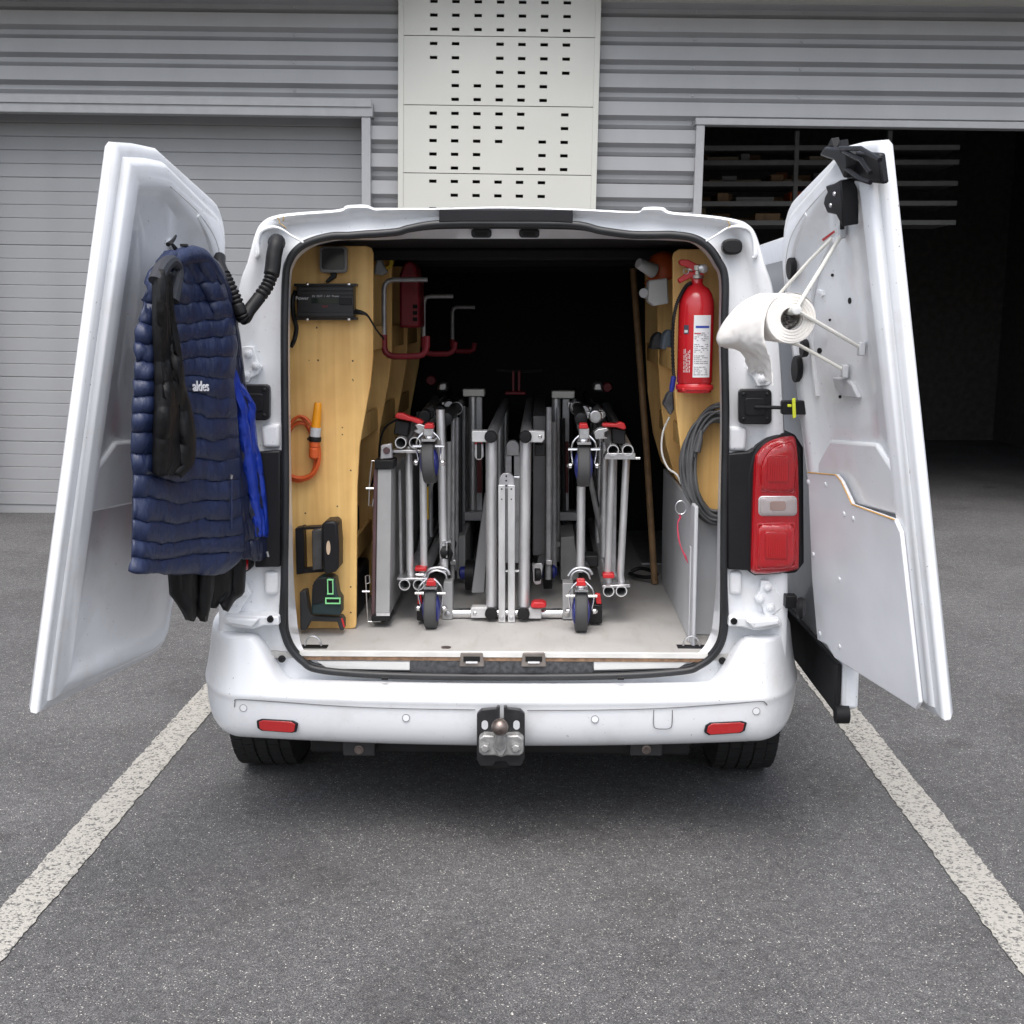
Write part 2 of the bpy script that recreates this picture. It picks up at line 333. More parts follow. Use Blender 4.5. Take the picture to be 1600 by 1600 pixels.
def catmull(pts, k, closed=True):
    out = []; m = len(pts); pts = [Vector(p) for p in pts]
    for i in range(m if closed else m - 1):
        g = (lambda j: pts[j % m]) if closed else (lambda j: pts[min(max(j, 0), m - 1)])
        p0, p1, p2, p3 = g(i - 1), g(i), g(i + 1), g(i + 2)
        for q in range(k):
            t = q / k; out.append(0.5 * ((2 * p1) + (p2 - p0) * t + (2 * p0 - 5 * p1 + 4 * p2 - p3) * t * t + (3 * p1 - p0 - 3 * p2 + p3) * t ** 3))
    if not closed: out.append(pts[-1])
    return out
def fbm(x, y=0, z=0): return noise.fractal(Vector((x, y, z)), 1.0, 2.0, 4)

# ================================================================== SETTING: ground and bay lines
g = struct(obj('asphalt_ground', MB().add([(-60, -40, GZ), (60, -40, GZ), (60, 80, GZ), (-60, 80, GZ)], [(0, 1, 2, 3)]), ASPH, smooth=0, recalc=False))
def bay_line(x0, x1, y0, y1):
    mb = MB(); n = 420; z = GZ + 0.004
    L = [(x0 + 0.007 * fbm(i * 0.53, x0), y0 + (y1 - y0) * i / n, z) for i in range(n + 1)]; Q = [(x1 + 0.007 * fbm(i * 0.53, x1 + 9), y0 + (y1 - y0) * i / n, z) for i in range(n + 1)]
    mb.loops([L, Q], closed=False); struct(obj('parking_line', mb, LINE, smooth=0))
xl1 = PZ(267, 1188, GZ).x; xl0 = PZ(267, 1148, GZ).x - 0.0
xr0 = PZ(1333, 1165, GZ).x
LW = 0.13
bay_line(xl1 - LW, xl1, -1.6, 5.2); bay_line(xr0, xr0 + LW, -1.6, 5.2)
bay_line(xl1 - LW - 2.62, xl1 - 2.62, -1.6, 5.2); bay_line(xr0 + 2.62, xr0 + LW + 2.62, -1.6, 5.2)

random.seed(21); gm = MB()
for k in range(420):
    x, y = random.uniform(-2.6, 2.8), random.uniform(-2.6, .3); r = random.uniform(.0012, .0036) * (1.6 if random.random() < .06 else 1)
    a = random.uniform(0, 6.3); q = [Vector((x + r * math.cos(a + t_) * random.uniform(.7, 1.2), y + r * math.sin(a + t_) * random.uniform(.7, 1.2), GZ)) for t_ in (0, 1.6, 3.1, 4.6)]
    gm.add(q + [Vector((x, y, GZ + r * .9))], [(0, 1, 4), (1, 2, 4), (2, 3, 4), (3, 0, 4)])
grit = obj('loose_grit', gm, mat('grit', (0.42, 0.40, 0.37), .8, var=.5, scale=300), smooth=0); grit['kind'] = 'stuff'; grit['label'] = 'pale grit scattered over the asphalt'; grit['category'] = 'grit'

# ================================================================== WAREHOUSE (facade 10 m from the camera, leaning 1 degree against the sloping yard)
FY = 6.4; TILT = R(0.95)
bld = thing('warehouse', 'grey metal clad warehouse with cream perforated panel and two door bays', 'building', (0, FY, GZ - 0.2))
bld.rotation_euler = (0, TILT, 0)
MI = (Matrix.Translation((0, FY, GZ - 0.2)) @ Matrix.Rotation(TILT, 4, 'Y')).inverted()
def FP(px, py, dy=0.0):
    q = MI @ P(px, py, FY + dy); return q.x, q.z
ORG['warehouse'] = Vector((0, 0, 0))      # children of the facade are given in its own coordinates
def fobj(name, mb, m, parent=None, **k): return obj(name, mb, m, parent or bld, **k)
zL = FP(420, 182)[1]; xgr = FP(566, 250)[0]; xgr2 = FP(580, 250)[0]; zl0 = FP(420, 161)[1]
xo0 = FP(1085, 260)[0]; xo1 = FP(1098, 260)[0]; zo = FP(1210, 198)[1]; zo1 = FP(1210, 187)[1]
pxl = FP(624.5, 160, -0.12)[0]; pxr = FP(933, 160, -0.12)[0]
ztop = FP(937, 3)[1]
pitch = (FP(400, 56)[1] - FP(400, 143)[1]) / 2
zref = FP(400, 64)[1]      # lower lip of a groove
def clad(x0, x1, z0, z1):
    # trapezoidal profile: wide outer flat, slope in, narrow recessed flat, slope out
    prof = []; k = math.floor((z0 - zref) / pitch) - 1
    while zref + k * pitch < z1 + pitch:
        b = zref + k * pitch
        prof += [(b, -0.0), (b + 0.001, 0.092), (b + 0.043, 0.058), (b + 0.077, 0.058), (b + 0.106, 0.0)]; k += 1
    out = []
    for (za, ya), (zb, yb) in zip(prof, prof[1:]):
        if zb <= z0 or za >= z1: continue
        ta = max(0, (z0 - za) / (zb - za)); tb = min(1, (z1 - za) / (zb - za))
        if not out: out.append((za + (zb - za) * ta, ya + (yb - ya) * ta))
        out.append((za + (zb - za) * tb, ya + (yb - ya) * tb))
    mb = MB(); mb.loops([[(x, y, z) for z, y in out] for x in (x0, x1)], closed=False)
    o = fobj('cladding_sheet', mb, CLAD, smooth=0, recalc=False, bevel=0.0)
    return o
clad(-13, -4.6, 0, ztop); clad(-4.6, xgr2, zl0, ztop); clad(xgr2, pxl + 0.02, 0, ztop); clad(pxl + 0.02, pxr - 0.02, 2.0, ztop)
clad(pxr - 0.02, xo0, 0, ztop); clad(xo0, xo1 + 3.6, zo1, ztop); clad(xo1 + 3.6, 13, 0, ztop)
# screws in the grooves
def groove_z(k): return zref + k * pitch + 0.06
scm = MB().lathe([(0.011, 0), (0.011, -0.004), (0.006, -0.008)], (0, 0, 0), (0, 1, 0), 8)
for px in (458, 570, 1083, 1250):
    xs = FP(px, 160)[0]
    for k in range(-12, 2):
        z = groove_z(k)
        if z > ztop - 0.05: continue
        if px in (458, 1250) and z < zl0 + 0.06: continue
        if px == 570 and z > zl0 + 0.1 or px == 570 and z < zl0 + 0.02: continue
        if px == 1083 and z > zo1 + 3: continue
        m2 = MB(); m2.v = [(x + xs, y + 0.058, zz + z) for x, y, zz in scm.v]; m2.f = scm.f; fobj('screw', m2, ALUD)
# left garage door: frame + slats
mb = MB().box(-4.6, xgr2 + 0.02, -0.05, 0.05, zL, zl0); fobj('door_lintel', mb, FRAMEG, bevel=0.006)
mb = MB().box(-4.6, xgr2 + 0.01, -0.065, -0.05, zl0 - 0.03, zl0 + 0.03); fobj('lintel_flashing', mb, FRAMEG, bevel=0.003)
mb = MB().box(xgr, xgr2, -0.04, 0.26, 0, zL); fobj('door_jamb', mb, FRAMEG, bevel=0.005)
mb = MB().box(-4.75, -4.6, -0.04, 0.26, 0, zL); fobj('door_jamb', mb, FRAMEG, bevel=0.005)
gd = fobj('garage_door', MB().box(-4.6, xgr, 0.30, 0.34, 0, zL + 0.2), DOORG)
sl = 0.108; z = 0.2; i = 0
sm = MB().box(-4.59, xgr - 0.002, 0.291, 0.30, 0.0012, sl - 0.0012); smesh = None
while z < zL + 0.1:
    if smesh is None:
        so = obj('door_slat', sm, DOORG, gd, bevel=0.004, smooth=0); smesh = so.data
    else:
        so = bpy.data.objects.new('door_slat', smesh); COL.objects.link(so); so.parent = gd
        md = so.modifiers.new('bevel', 'BEVEL'); md.width = 0.004; md.segments = 2
    so.location = (0, 0.0, z); z += sl + (0.004 if i % 5 == 4 else 0); i += 1
# right bay: open doorway into a dim store
fobj('door_lintel', MB().box(xo0 - 0.01, xo1 + 3.6, -0.05, 0.06, zo, zo1), FRAMEG, bevel=0.006)
fobj('door_jamb', MB().box(xo0, xo1, -0.04, 0.20, 0, zo), FRAMEG, bevel=0.005)
fobj('door_jamb', MB().box(xo1 + 3.45, xo1 + 3.6, -0.04, 0.20, 0, zo), FRAMEG, bevel=0.005)
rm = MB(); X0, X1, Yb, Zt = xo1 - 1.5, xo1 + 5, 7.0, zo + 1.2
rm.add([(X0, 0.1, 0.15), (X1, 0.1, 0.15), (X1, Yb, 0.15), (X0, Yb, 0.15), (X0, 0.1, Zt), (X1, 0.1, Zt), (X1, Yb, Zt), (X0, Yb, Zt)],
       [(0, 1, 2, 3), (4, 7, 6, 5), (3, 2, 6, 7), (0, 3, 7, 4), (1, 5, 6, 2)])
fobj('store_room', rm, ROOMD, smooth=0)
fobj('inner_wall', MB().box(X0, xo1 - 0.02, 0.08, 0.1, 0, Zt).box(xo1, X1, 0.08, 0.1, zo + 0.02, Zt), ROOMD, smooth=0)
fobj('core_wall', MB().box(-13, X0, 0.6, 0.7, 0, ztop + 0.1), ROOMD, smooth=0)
# cream perforated panel in courses with real slots
CX = [677, 711, 745.5, 780, 814, 848.5, 883]
ROWS = [(-19, '1111111'), (3, '1111111'), (24.5, '1111111'), (46.5, '1111111'),
        (69, '1101111'), (91, '1101111'), (113, '0101111'), (134.5, '0111110'), (156, '0111110'),
        (178, '1111101'), (199.5, '1111101'), (221, '1111011'), (242, '1110011'), (263.5, '1110111'),
        (284.5, '1111110'), (306, '0111110'), (327.5, '1101011'), (349, '0110110'), (370, '1111011')]
PO = thing  # (alias kept unused)
seams = [-52, 57, 165.5, 272, 379.5, 487]
panel = fobj('perforated_panel', MB().box(pxl, pxr, -0.045, 0.0, 1.6, ztop + 0.35), mat('slot_black', (0.008, 0.008, 0.008), 0.9))
hw = (FP(683, 100, -0.12)[0] - FP(671.2, 100, -0.12)[0]) / 2; hh = 0.0125
cols = [FP(x + (0.0), 160, -0.12)[0] for x in CX]
for a, b in zip(seams, seams[1:]):
    z1, z0 = FP(780, a, -0.12)[1] - 0.003, FP(780, b, -0.12)[1] + 0.003
    z1 = min(z1, ztop + 0.3)
    holes = []
    for ry, pat in ROWS:
        if a < ry < b:
            zc = FP(780, ry, -0.12)[1]
            holes += [(cx - hw, cx + hw, zc - hh, zc + hh) for cx, c in zip(cols, pat) if c == '1']
    inx = [pxl + 0.06, pxr - 0.06]
    xs = sorted(set([pxl] + inx + [pxr] + [h[0] for h in holes] + [h[1] for h in holes]))
    zs = sorted(set([z0, z1] + [h[2] for h in holes] + [h[3] for h in holes]))
    mb = MB(); yF, yB = -0.12, -0.045
    for i in range(len(xs) - 1):
        for j in range(len(zs) - 1):
            xc, zc = (xs[i] + xs[i + 1]) / 2, (zs[j] + zs[j + 1]) / 2
            if any(h[0] < xc < h[1] and h[2] < zc < h[3] for h in holes): continue
            mb.add([(xs[i], yF, zs[j]), (xs[i + 1], yF, zs[j]), (xs[i + 1], yF, zs[j + 1]), (xs[i], yF, zs[j + 1])], [(0, 1, 2, 3)])
    for h in holes:
        v = [(h[0], yF, h[2]), (h[1], yF, h[2]), (h[1], yF, h[3]), (h[0], yF, h[3])]; v += [(x, yF + 0.02, zz) for x, _, zz in v]
        mb.add(v, [(0, 4, 5, 1), (1, 5, 6, 2), (2, 6, 7, 3), (3, 7, 4, 0)])
    mb.add([(pxl, yF, z0), (pxr, yF, z0), (pxr, yF, z1), (pxl, yF, z1), (pxl, yB, z0), (pxr, yB, z0), (pxr, yB, z1), (pxl, yB, z1)],
           [(0, 4, 7, 3), (1, 2, 6, 5), (0, 1, 5, 4), (3, 7, 6, 2)])
    obj('panel_course', mb, PANELW, panel, smooth=0, recalc=False)
obj('edge_trim', MB().box(pxl - 0.012, pxl + 0.03, -0.128, 0.02, 1.6, ztop + 0.3), PANELW, panel, bevel=0.003)
obj('edge_trim', MB().box(pxr - 0.03, pxr + 0.012, -0.128, 0.02, 1.6, ztop + 0.3), PANELW, panel, bevel=0.003)
# eaves soffit above
fobj('eaves_soffit', MB().box(-13.2, pxl - 0.012, -0.7, 0.7, ztop, ztop + 0.5).box(pxr + 0.012, 13.2, -0.7, 0.7, ztop, ztop + 0.5).box(pxl - 0.012, pxr + 0.012, -0.7, 0.7, ztop + 0.32, ztop + 0.5), SOFFIT, smooth=0)
# racking inside the store
rk = thing('storage_rack', 'dim steel storage rack inside the open warehouse bay', 'rack', (xo1 + 1, FY + 3.0, 0))
ORG['storage_rack'] = Vector((0, FY + 3.0, 0)); rk.location = (0, FY + 3.0, 0)
RKM = mat('rack_grey', (0.20, 0.20, 0.20), 0.5); RKB = mat('pale_box', (0.34, 0.28, 0.20), 0.7)
YR = FY + 2.2
xa, xb = P(1085, 230, YR).x, P(1500, 230, YR).x
for py in (231, 254, 287, 318, 348):
    zc = P(1200, py, YR).z; obj('shelf_beam', MB().box(xa, xb, YR, YR + 0.05, zc - 0.022, zc + 0.022), RKM, rk)
    obj('shelf', MB().box(xa, xb, YR + 0.05, YR + 0.7, zc - 0.01, zc + 0.01), RKM, rk)
for px in (1245, 1390):
    x = P(px, 230, YR).x; obj('upright', MB().box(x - 0.02, x + 0.02, YR - 0.01, YR + 0.05, 0, P(1200, 205, YR).z), RKM, rk)
random.seed(3)
for k, (px, py, wpx, hpx, m) in enumerate([(1130, 252, 50, 9, RKB), (1165, 251, 14, 14, RKM), (1150, 275, 80, 6, RKB), (1280, 251, 30, 10, RKB), (1240, 277, 28, 7, RKB), (1140, 286, 24, 12, RKM), (1215, 286, 20, 14, WOOD), (1180, 317, 60, 10, RKM), (1130, 317, 18, 16, WOOD), (1250, 317, 30, 18, ORANGE), (1200, 347, 40, 14, WOOD)]):
    b0 = P(px - wpx / 2, py, YR + 0.06); b1 = P(px + wpx / 2, py - hpx, YR + 0.06)
    n_ = ['long pale carton', 'small grey tin', 'thin pale batten', 'pale carton', 'short pale batten', 'squat grey tin', 'brown crate', 'wide grey case', 'upright brown box', 'orange box', 'low brown crate'][k]
    sh = [231, 254, 287, 318, 348]
    zsup = P(1200, min([s_ for s_ in sh if s_ >= py - 1]), YR).z + 0.012
    tag(obj('stored_box', MB().box(b0.x, b1.x, YR + 0.08, YR + 0.4, zsup, zsup + (b1.z - b0.z)), m, bevel=0.006), n_ + ' on a shelf in the dark store', 'box', 'goods on the storage rack')

random.seed(17); sh = [231, 254, 287, 318, 348]
GOODS = [WOOD, RKB, mat('goods_brown', (.26, .15, .08), .7, var=.3), mat('goods_rust', (.30, .10, .04), .7, var=.3), mat('goods_grey', (.22, .22, .23), .6, var=.3), mat('goods_tan', (.40, .31, .20), .7, var=.2)]
NTH = ['leftmost', 'second', 'third', 'fourth', 'fifth', 'sixth']; SHN = ['top', 'second', 'third', 'lowest']
GN = ['dark brown', 'pale tan', 'brown', 'rust coloured', 'grey', 'tan']
for si, py in enumerate(sh[1:]):
    for q in range(6):
        px = 1102 + q * 40 + random.uniform(-12, 12); wd = random.uniform(.06, .20); hgt = random.uniform(.05, .16); gi = random.randrange(6)
        c = P(px, py, YR + .06); y0 = YR + random.uniform(.42, .46)
        tag(obj('stored_box', MB().box(c.x - wd / 2, c.x + wd / 2, y0, y0 + .2, c.z + .012, c.z + .012 + hgt), GOODS[gi], bevel=.006), GN[gi] + ' package at the back of the ' + SHN[si] + ' filled rack shelf, ' + NTH[q] + ' from the left', 'box', 'packages at the back of the store rack')

# ================================================================== VAN
van = thing('delivery_van', 'white panel van seen from behind with both rear doors open', 'van', (0, 2.0, GZ))
VC = -0.011
# paired outlines: I = seal line, O = outer edge of the rear frame, J = inner edge of the reveal
T = [  # (I, O, J)
 ((783,349),(783,323),(783,373)), ((685,350),(685,325),(685,373)), ((640,357),(600,325),(640,373)), ((622,362),(583,325),(622,374)),
 ((590,365),(570,320),(590,375)), ((570,366),(541,321),(570,375)), ((545,368),(528,327),(548,375)), ((517,369),(465,332),(522,377)),
 ((486,377),(432,336),(494,384)), ((465,389),(412,344),(474,396)), ((452,407),(399,362),(461,412)), ((446,435),(386,408),(455,440)),
 ((444,525),(370,460),(453,525)), ((445,658),(356,600),(454,658)), ((446,771),(346,760),(456,771)), ((444,902),(342,900),(459,902)),
 ((441,968),(341,1000),(464,968)), ((444,990),(342,1040),(467,990)), ((453,1012),(350,1090),(472,1010)), ((472,1033),(400,1100),(482,1022)),
 ((500,1047),(480,1110),(505,1027)), ((600,1055),(600,1110),(600,1028)), ((783,1058),(783,1110),(783,1028)),
 ((966,1056),(966,1110),(966,1028)), ((1066,1049),(1086,1110),(1062,1027)), ((1092,1041),(1165,1100),(1086,1022)), ((1114,1025),(1218,1090),(1100,1010)),
 ((1128,1002),(1228,1040),(1110,990)), ((1133,968),(1230,1000),(1114,968)), ((1131,902),(1232,900),(1119,902)), ((1132,771),(1229,760),(1122,771)),
 ((1134,658),(1223,600),(1125,658)), ((1132,525),(1211,465),(1123,525)), ((1133,437),(1196,413),(1123,440)), ((1122,407),(1182,367),(1113,414)),
 ((1106,385),(1168,350),(1098,393)), ((1084,372),(1150,343),(1078,379)), ((1052,367),(1113,337),(1050,376)), ((1024,367),(1050,331),(1024,375)),
 ((1000,367),(1036,324),(1000,375)), ((981,366),(1007,324),(981,374)), ((938,360),(995,330),(938,373)), ((895,351),(895,326),(895,373))]
YS = 0.135
Ii = [P(*a, YS) for a, b, c in T]; Oo = [P(*b, YS) for a, b, c in T]
Jj = [P(*c, 0.15 if c[1] > 1020 else (0.19 if c[1] > 1005 else 0.23)) for a, b, c in T]
KS = 5
Ic = catmull(Ii, KS); Oc = catmull(Oo, KS); Jc = catmull(Jj, KS)
def mixl(a, b, t, Y): return [Vector((p.x * (1 - t) + q.x * t, Y, p.z * (1 - t) + q.z * t)) for p, q in zip(a, b)]
def side_push(l_, Y, kx, kz):
    cz = 1.15; return [Vector((VC + (p.x - VC) * kx, Y, p.z if p.z < 1.0 else 1.0 + (p.z - 1.0) * kz)) for p in l_]
body = MB()
LPS = [mixl(Ic, Oc, 0.0, .150), mixl(Ic, Oc, 0.10, .152), mixl(Ic, Oc, 0.20, .166), mixl(Ic, Oc, .50, .166), mixl(Ic, Oc, .66, .156), mixl(Ic, Oc, .72, .140), mixl(Ic, Oc, .90, .128), mixl(Ic, Oc, 0.97, .131), mixl(Ic, Oc, 1.0, .142),
       side_push(Oc, .17, 1.006, 1.004), side_push(Oc, .32, 1.022, 1.012), side_push(Oc, 1.4, 1.035, 1.02), side_push(Oc, 2.9, 1.03, 1.02)]
body.loops(LPS)
nose = side_push(Oc, 3.5, 1.01, 0.97); body.loops([LPS[-1], nose])
nose2 = [Vector((VC + (p.x - VC) * .93, 4.35, p.z if p.z < 1.0 else 1.0 + (p.z - 1.0) * 0.12)) for p in Oc]; body.loops([nose, nose2])
nose3 = [Vector((VC + (p.x - VC) * .8, 4.75, min(p.z, 0.95) * 0.9)) for p in Oc]; body.loops([nose2, nose3])
body.add([(VC, 4.8, .6)], []); nb = len(body.v) - 1; base_ = nb - len(nose3)
body.f += [(base_ + i, base_ + (i + 1) % len(nose3), nb) for i in range(len(nose3))]
vbody = obj('body', body, WHITE, van, smooth=50, recalc=True)
# inner reveal of the opening
rev = MB(); rev.loops([mixl(Ic, Oc, 0.0, .150), mixl(Ic, Ic, 0, .158), Jc, [Vector((VC + (p.x - VC) * 1.035, p.y + 0.035, 1.1 + (p.z - 1.1) * 1.02 if p.z > 1.1 else p.z)) for p in Jc], [Vector((VC + (p.x - VC) * 1.16, p.y + 0.075, 1.1 + (p.z - 1.1) * 1.06 if p.z > 1.1 else p.z)) for p in Jc]])
obj('door_reveal', rev, WHITE, van, smooth=50)
obj('door_seal', MB().tube([Vector((p.x, .137, p.z)) for p in catmull(Ii, 8)], 0.0118, 12, closed=True), SEALM, van)
obj('seal_lip', MB().tube([Vector((p.x, .150, p.z)) for p in catmull([Vector((i.x * .6 + j.x * .4, 0.15, i.z * .75 + j.z * .25)) for i, j in zip(Ii, Jj)], 6)], 0.0055, 8, closed=True), SEALM, van)
# roof rear black trim and header slots
obj('roof_trim', MB().ppx([(686, 327), (895, 328), (895, 348), (860, 346), (720, 346), (686, 347)], .1245, .135), BLACKP, van, bevel=0.002)
for px in (752, 827):
    o = obj('latch_slot', MB().ppx(rrect(px - 16, 357.5, px + 16, 371, 5), .178, .20), BLACKP, van, bevel=0.002)
    obj('latch_hole', MB().ppx(rrect(px - 10, 362.5, px + 10, 369, 2), .176, .19), mat('hole_black', (0.004, 0.004, 0.004), 0.9), o)
# load space: floor, lining, roof, bulkhead
fl = obj('load_floor', MB().ppx([(0, 0)], 0, 0) if 0 else MB().box(-0.80, 0.80, 0.148, 2.44, FLZ - 0.02, FLZ), FLOOR, van, smooth=0)
lz = MB()
lz.add([(-.78, .30, FLZ - .02), (-.80, .30, 1.2), (-.70, .30, 1.83), (.68, .30, 1.83), (.78, .30, 1.2), (.78, .30, FLZ - .02)], [])
lz.v += [(x, 2.46, z_) for x, _, z_ in lz.v[:6]]
lz.f += [(0, 6, 7, 1), (1, 7, 8, 2), (2, 8, 9, 3), (3, 9, 10, 4), (4, 10, 11, 5), (11, 10, 9, 8, 7, 6)]
obj('load_lining', lz, DARK, van, smooth=0)
for y in (.8, 1.3, 1.9):
    obj('roof_bow', MB().box(-.68, .66, y, y + .06, 1.79, 1.828), DARK, van, bevel=.008)
# floor edge strip, threshold, tie-down eyes
za = P(783, 1018, .142).z; zb = P(783, 1027, .142).z
x0s, x1s = P(468, 1020, .14).x, P(1106, 1020, .14).x
obj('floor_edge', MB().box(x0s, x1s, .138, .147, zb, za), mat('edge_profile', (0.74, 0.73, 0.70), 0.35, 0.2, var=.1), van, bevel=.002)
obj('floor_core', MB().box(x0s + .01, x1s - .01, .141, .150, zb - .012, zb), mat('ply_edge', (0.20, 0.12, 0.07), .7, var=.4, scale=60), van)
obj('sill_strip', MB().ppx([(494, 1033), (640, 1034), (640, 1047), (513, 1045)], .144, .15), WHITEP, van, bevel=.001)
obj('sill_strip', MB().ppx([(928, 1034), (1078, 1033), (1060, 1044), (928, 1047)], .144, .15), WHITEP, van, bevel=.001)
obj('threshold', MB().ppx([(641, 1029), (927, 1029), (927, 1052), (800, 1054), (641, 1052)], .143, .152), mat('scuffed_plastic', (0.05, 0.052, 0.056), .45, var=.6, scale=70), van, bevel=.002)
for px in (737, 834):
    o = obj('striker_recess', MB().ppx([(px - 17, 1020), (px + 17, 1020), (px + 20, 1042), (px - 20, 1042)], .132, .143), mat('brown_grey', (0.16, 0.14, 0.125), .5, var=.3), van, bevel=.003)
    obj('striker_gap', MB().bpx(px - 13, 1026, px + 13, 1034, .130, .14), mat('hole_black', (0.004, 0.004, 0.004), 0.9), o)
    obj('striker_bar', MB().cyl(P(px - 9, 1035, .127), P(px + 9, 1035, .127), .004, 8), STEEL, o)
for px, sgn in ((490, 1), (1080, -1)):
    c = PZ(px, 1011, FLZ); b_ = obj('tie_down_plate', MB().box(c.x - .045, c.x + .045, c.y - .02, c.y + .02, FLZ, FLZ + .003), RUBBER, van, bevel=.001)
    ring = [Vector((c.x + .026 * math.cos(a * math.pi / 12), c.y - .012 + .004, FLZ + .006 + .032 * math.sin(a * math.pi / 12))) for a in range(13)]
    obj('tie_down_ring', MB().tube(ring, .003, 8), STEEL, b_)
c = PZ(697, 1012, FLZ); obj('floor_plug', MB().lathe([(.016, 0), (.016, .002), (.010, .003)], (c.x, c.y, FLZ), (0, 0, 1), 20), RUST, van)
# ------------------------------------------------------------------ rear bumper
HX = 0.975
def plan(u):      # u -1..1 -> x, y around the rear of the van
    s = abs(u)
    if s < 0.72: x = s / 0.72 * 0.80; y = 0.028 * (x / .8) ** 2
    else:
        t = (s - .72) / .28; a = t * math.pi / 2
        x = .80 + (HX - .80) * math.sin(a); y = .028 + .40 * (1 - math.cos(a)) ** 0.92
    return math.copysign(x, u) + VC, y
def topz(x):
    s = (abs(x - VC) - .655) / .115; s = min(1, max(0, s)); s = s * s * (3 - 2 * s); return .462 + .146 * s
def brow(u, r):
    x, y = plan(u); zt = topz(x); k = (zt - .462) / .146; ins = max(0, abs(u) - .72) / .28
    rows = [(.262, .12), (.268, .07), (.280, .040), (.302, .018), (.345, .003), (.400, -.001), (.418, -.003), (.424, -.006), (.436, -.008), (.444, -.003),
            (.450 + (zt - .462) * .35, .004 + .010 * k), (.456 + (zt - .462) * .72, .022 + .014 * k * (1 - ins)), (zt - .004, .045 - .018 * k * ins), (zt, .062 - .03 * k * ins), (zt + .002, .10), (zt - .02, .16)]
    z, dy = rows[r]
    lift = .018 * (abs(x) / HX) ** 2 if r < 4 else .009 * (abs(x) / HX) ** 2
    nx = 1 - dy * ins * .9
    return Vector((VC + (x - VC) * nx, y + dy * (1 - ins * .55), z + lift))
bm_ = MB(); bm_.grid(lambda a, b: brow(a * 2 - 1, int(round(b * 15))), 121, 16)
bumper = obj('rear_bumper', bm_, WHITE, van, smooth=60, subs=1)
def bump_at(px, py, push=0.0):  # point on the bumper face for a photo pixel
    best = None
    for it in range(2):
        Y = 0.0 if it == 0 else best.y
        for _ in range(6):
            p = P(px, py, Y); x = p.x - VC; s = abs(x)
            if s < .80: y = .028 * (s / .8) ** 2
            else:
                sn = min(1, (s - .80) / (HX - .80)); y = .028 + .40 * (1 - math.sqrt(max(0, 1 - sn * sn))) ** .92
            Y = y
        best = p
    return Vector((best.x, Y - push, best.z))
for pts in ([(405, 1127), (412, 1124.5), (455, 1127), (462, 1131), (460, 1142), (454, 1143.5), (412, 1140.5), (406, 1137)],
            [(1163, 1130), (1156, 1128), (1112, 1130), (1106, 1134), (1104, 1143), (1110, 1147), (1154, 1144), (1160, 1141)]):
    q = [bump_at(x, y, .0) for x, y in pts]; cx = sum((v for v in q), Vector()) / len(q)
    rim = [cx + (v - cx) * 1.13 for v in q]
    o = obj('reflector_recess', MB().slab([v + Vector((0, -.004, 0)) for v in rim], (0, .012, 0)), BLACKP, bumper, bevel=.0015)
    obj('reflector', MB().slab([v + Vector((0, -.0065, 0)) for v in q], (0, .01, 0)), lens_mat('reflector_red', (0.42, 0.010, 0.012), .3, 0) if 'reflector_red' not in MATS else MATS['reflector_red'], o, bevel=.0015)
for px, py in ((380.5, 1106), (634.5, 1121.5), (929.5, 1123.5), (1181.5, 1111)):
    c = bump_at(px, py); n_ = Vector((0, -1, 0)) if abs(c.x) < .8 else Vector((math.copysign(.55, c.x), -1, 0)).normalized()
    o = obj('parking_sensor_ring', MB().lathe([(.0118, -.004), (.0118, .0022), (.0104, .0022), (.0104, -.004)], c, n_, 20, caps=False), mat('seam_grey', (0.12, 0.12, 0.125), .7), bumper)
    obj('parking_sensor', MB().lathe([(.0104, -.003), (.0104, .0018), (.003, .0020)], c, n_, 20), WHITE, o)
def groove(pts, pu=.006, r=.0013): return obj('seam_line', MB().tube([bump_at(x, y, pu) for x, y in pts], r, 6, smooth=4), mat('seam_grey', (0.12, 0.12, 0.125), .7), bumper)
groove([(367, 1104), (368, 1096), (374, 1092), (440, 1096), (540, 1103), (640, 1106.5), (743, 1108)])
groove([(1198, 1101), (1195, 1097), (1185, 1095), (1120, 1100), (1030, 1106), (930, 1108.5), (824, 1109)])
groove([(1021.5, 1109), (1021, 1130), (1024, 1137.5), (1036, 1139), (1047, 1137.5), (1050, 1130), (1050.5, 1109)], .0012)
for px, py in ((440, 1030), (1129, 1033), (422, 968), (1147, 971), (601, 1061), (970, 1061)):
    if py > 1055: obj('clip_slot', MB().bpx(px - 5, py - 1.5, px + 5, py + 1.5, .062, .075), BLACKP, van); continue
    c = P(px, py, .142 if py > 1000 else .096); rr = .0115 if py > 1000 else .0105
    obj('bumper_clip', MB().lathe([(rr, -.012), (rr, 0), (rr * .8, .003), (rr * .5, .003), (rr * .45, .0005), (.001, .0005)], c, (0, -1, 0), 16), RUBBER, van)
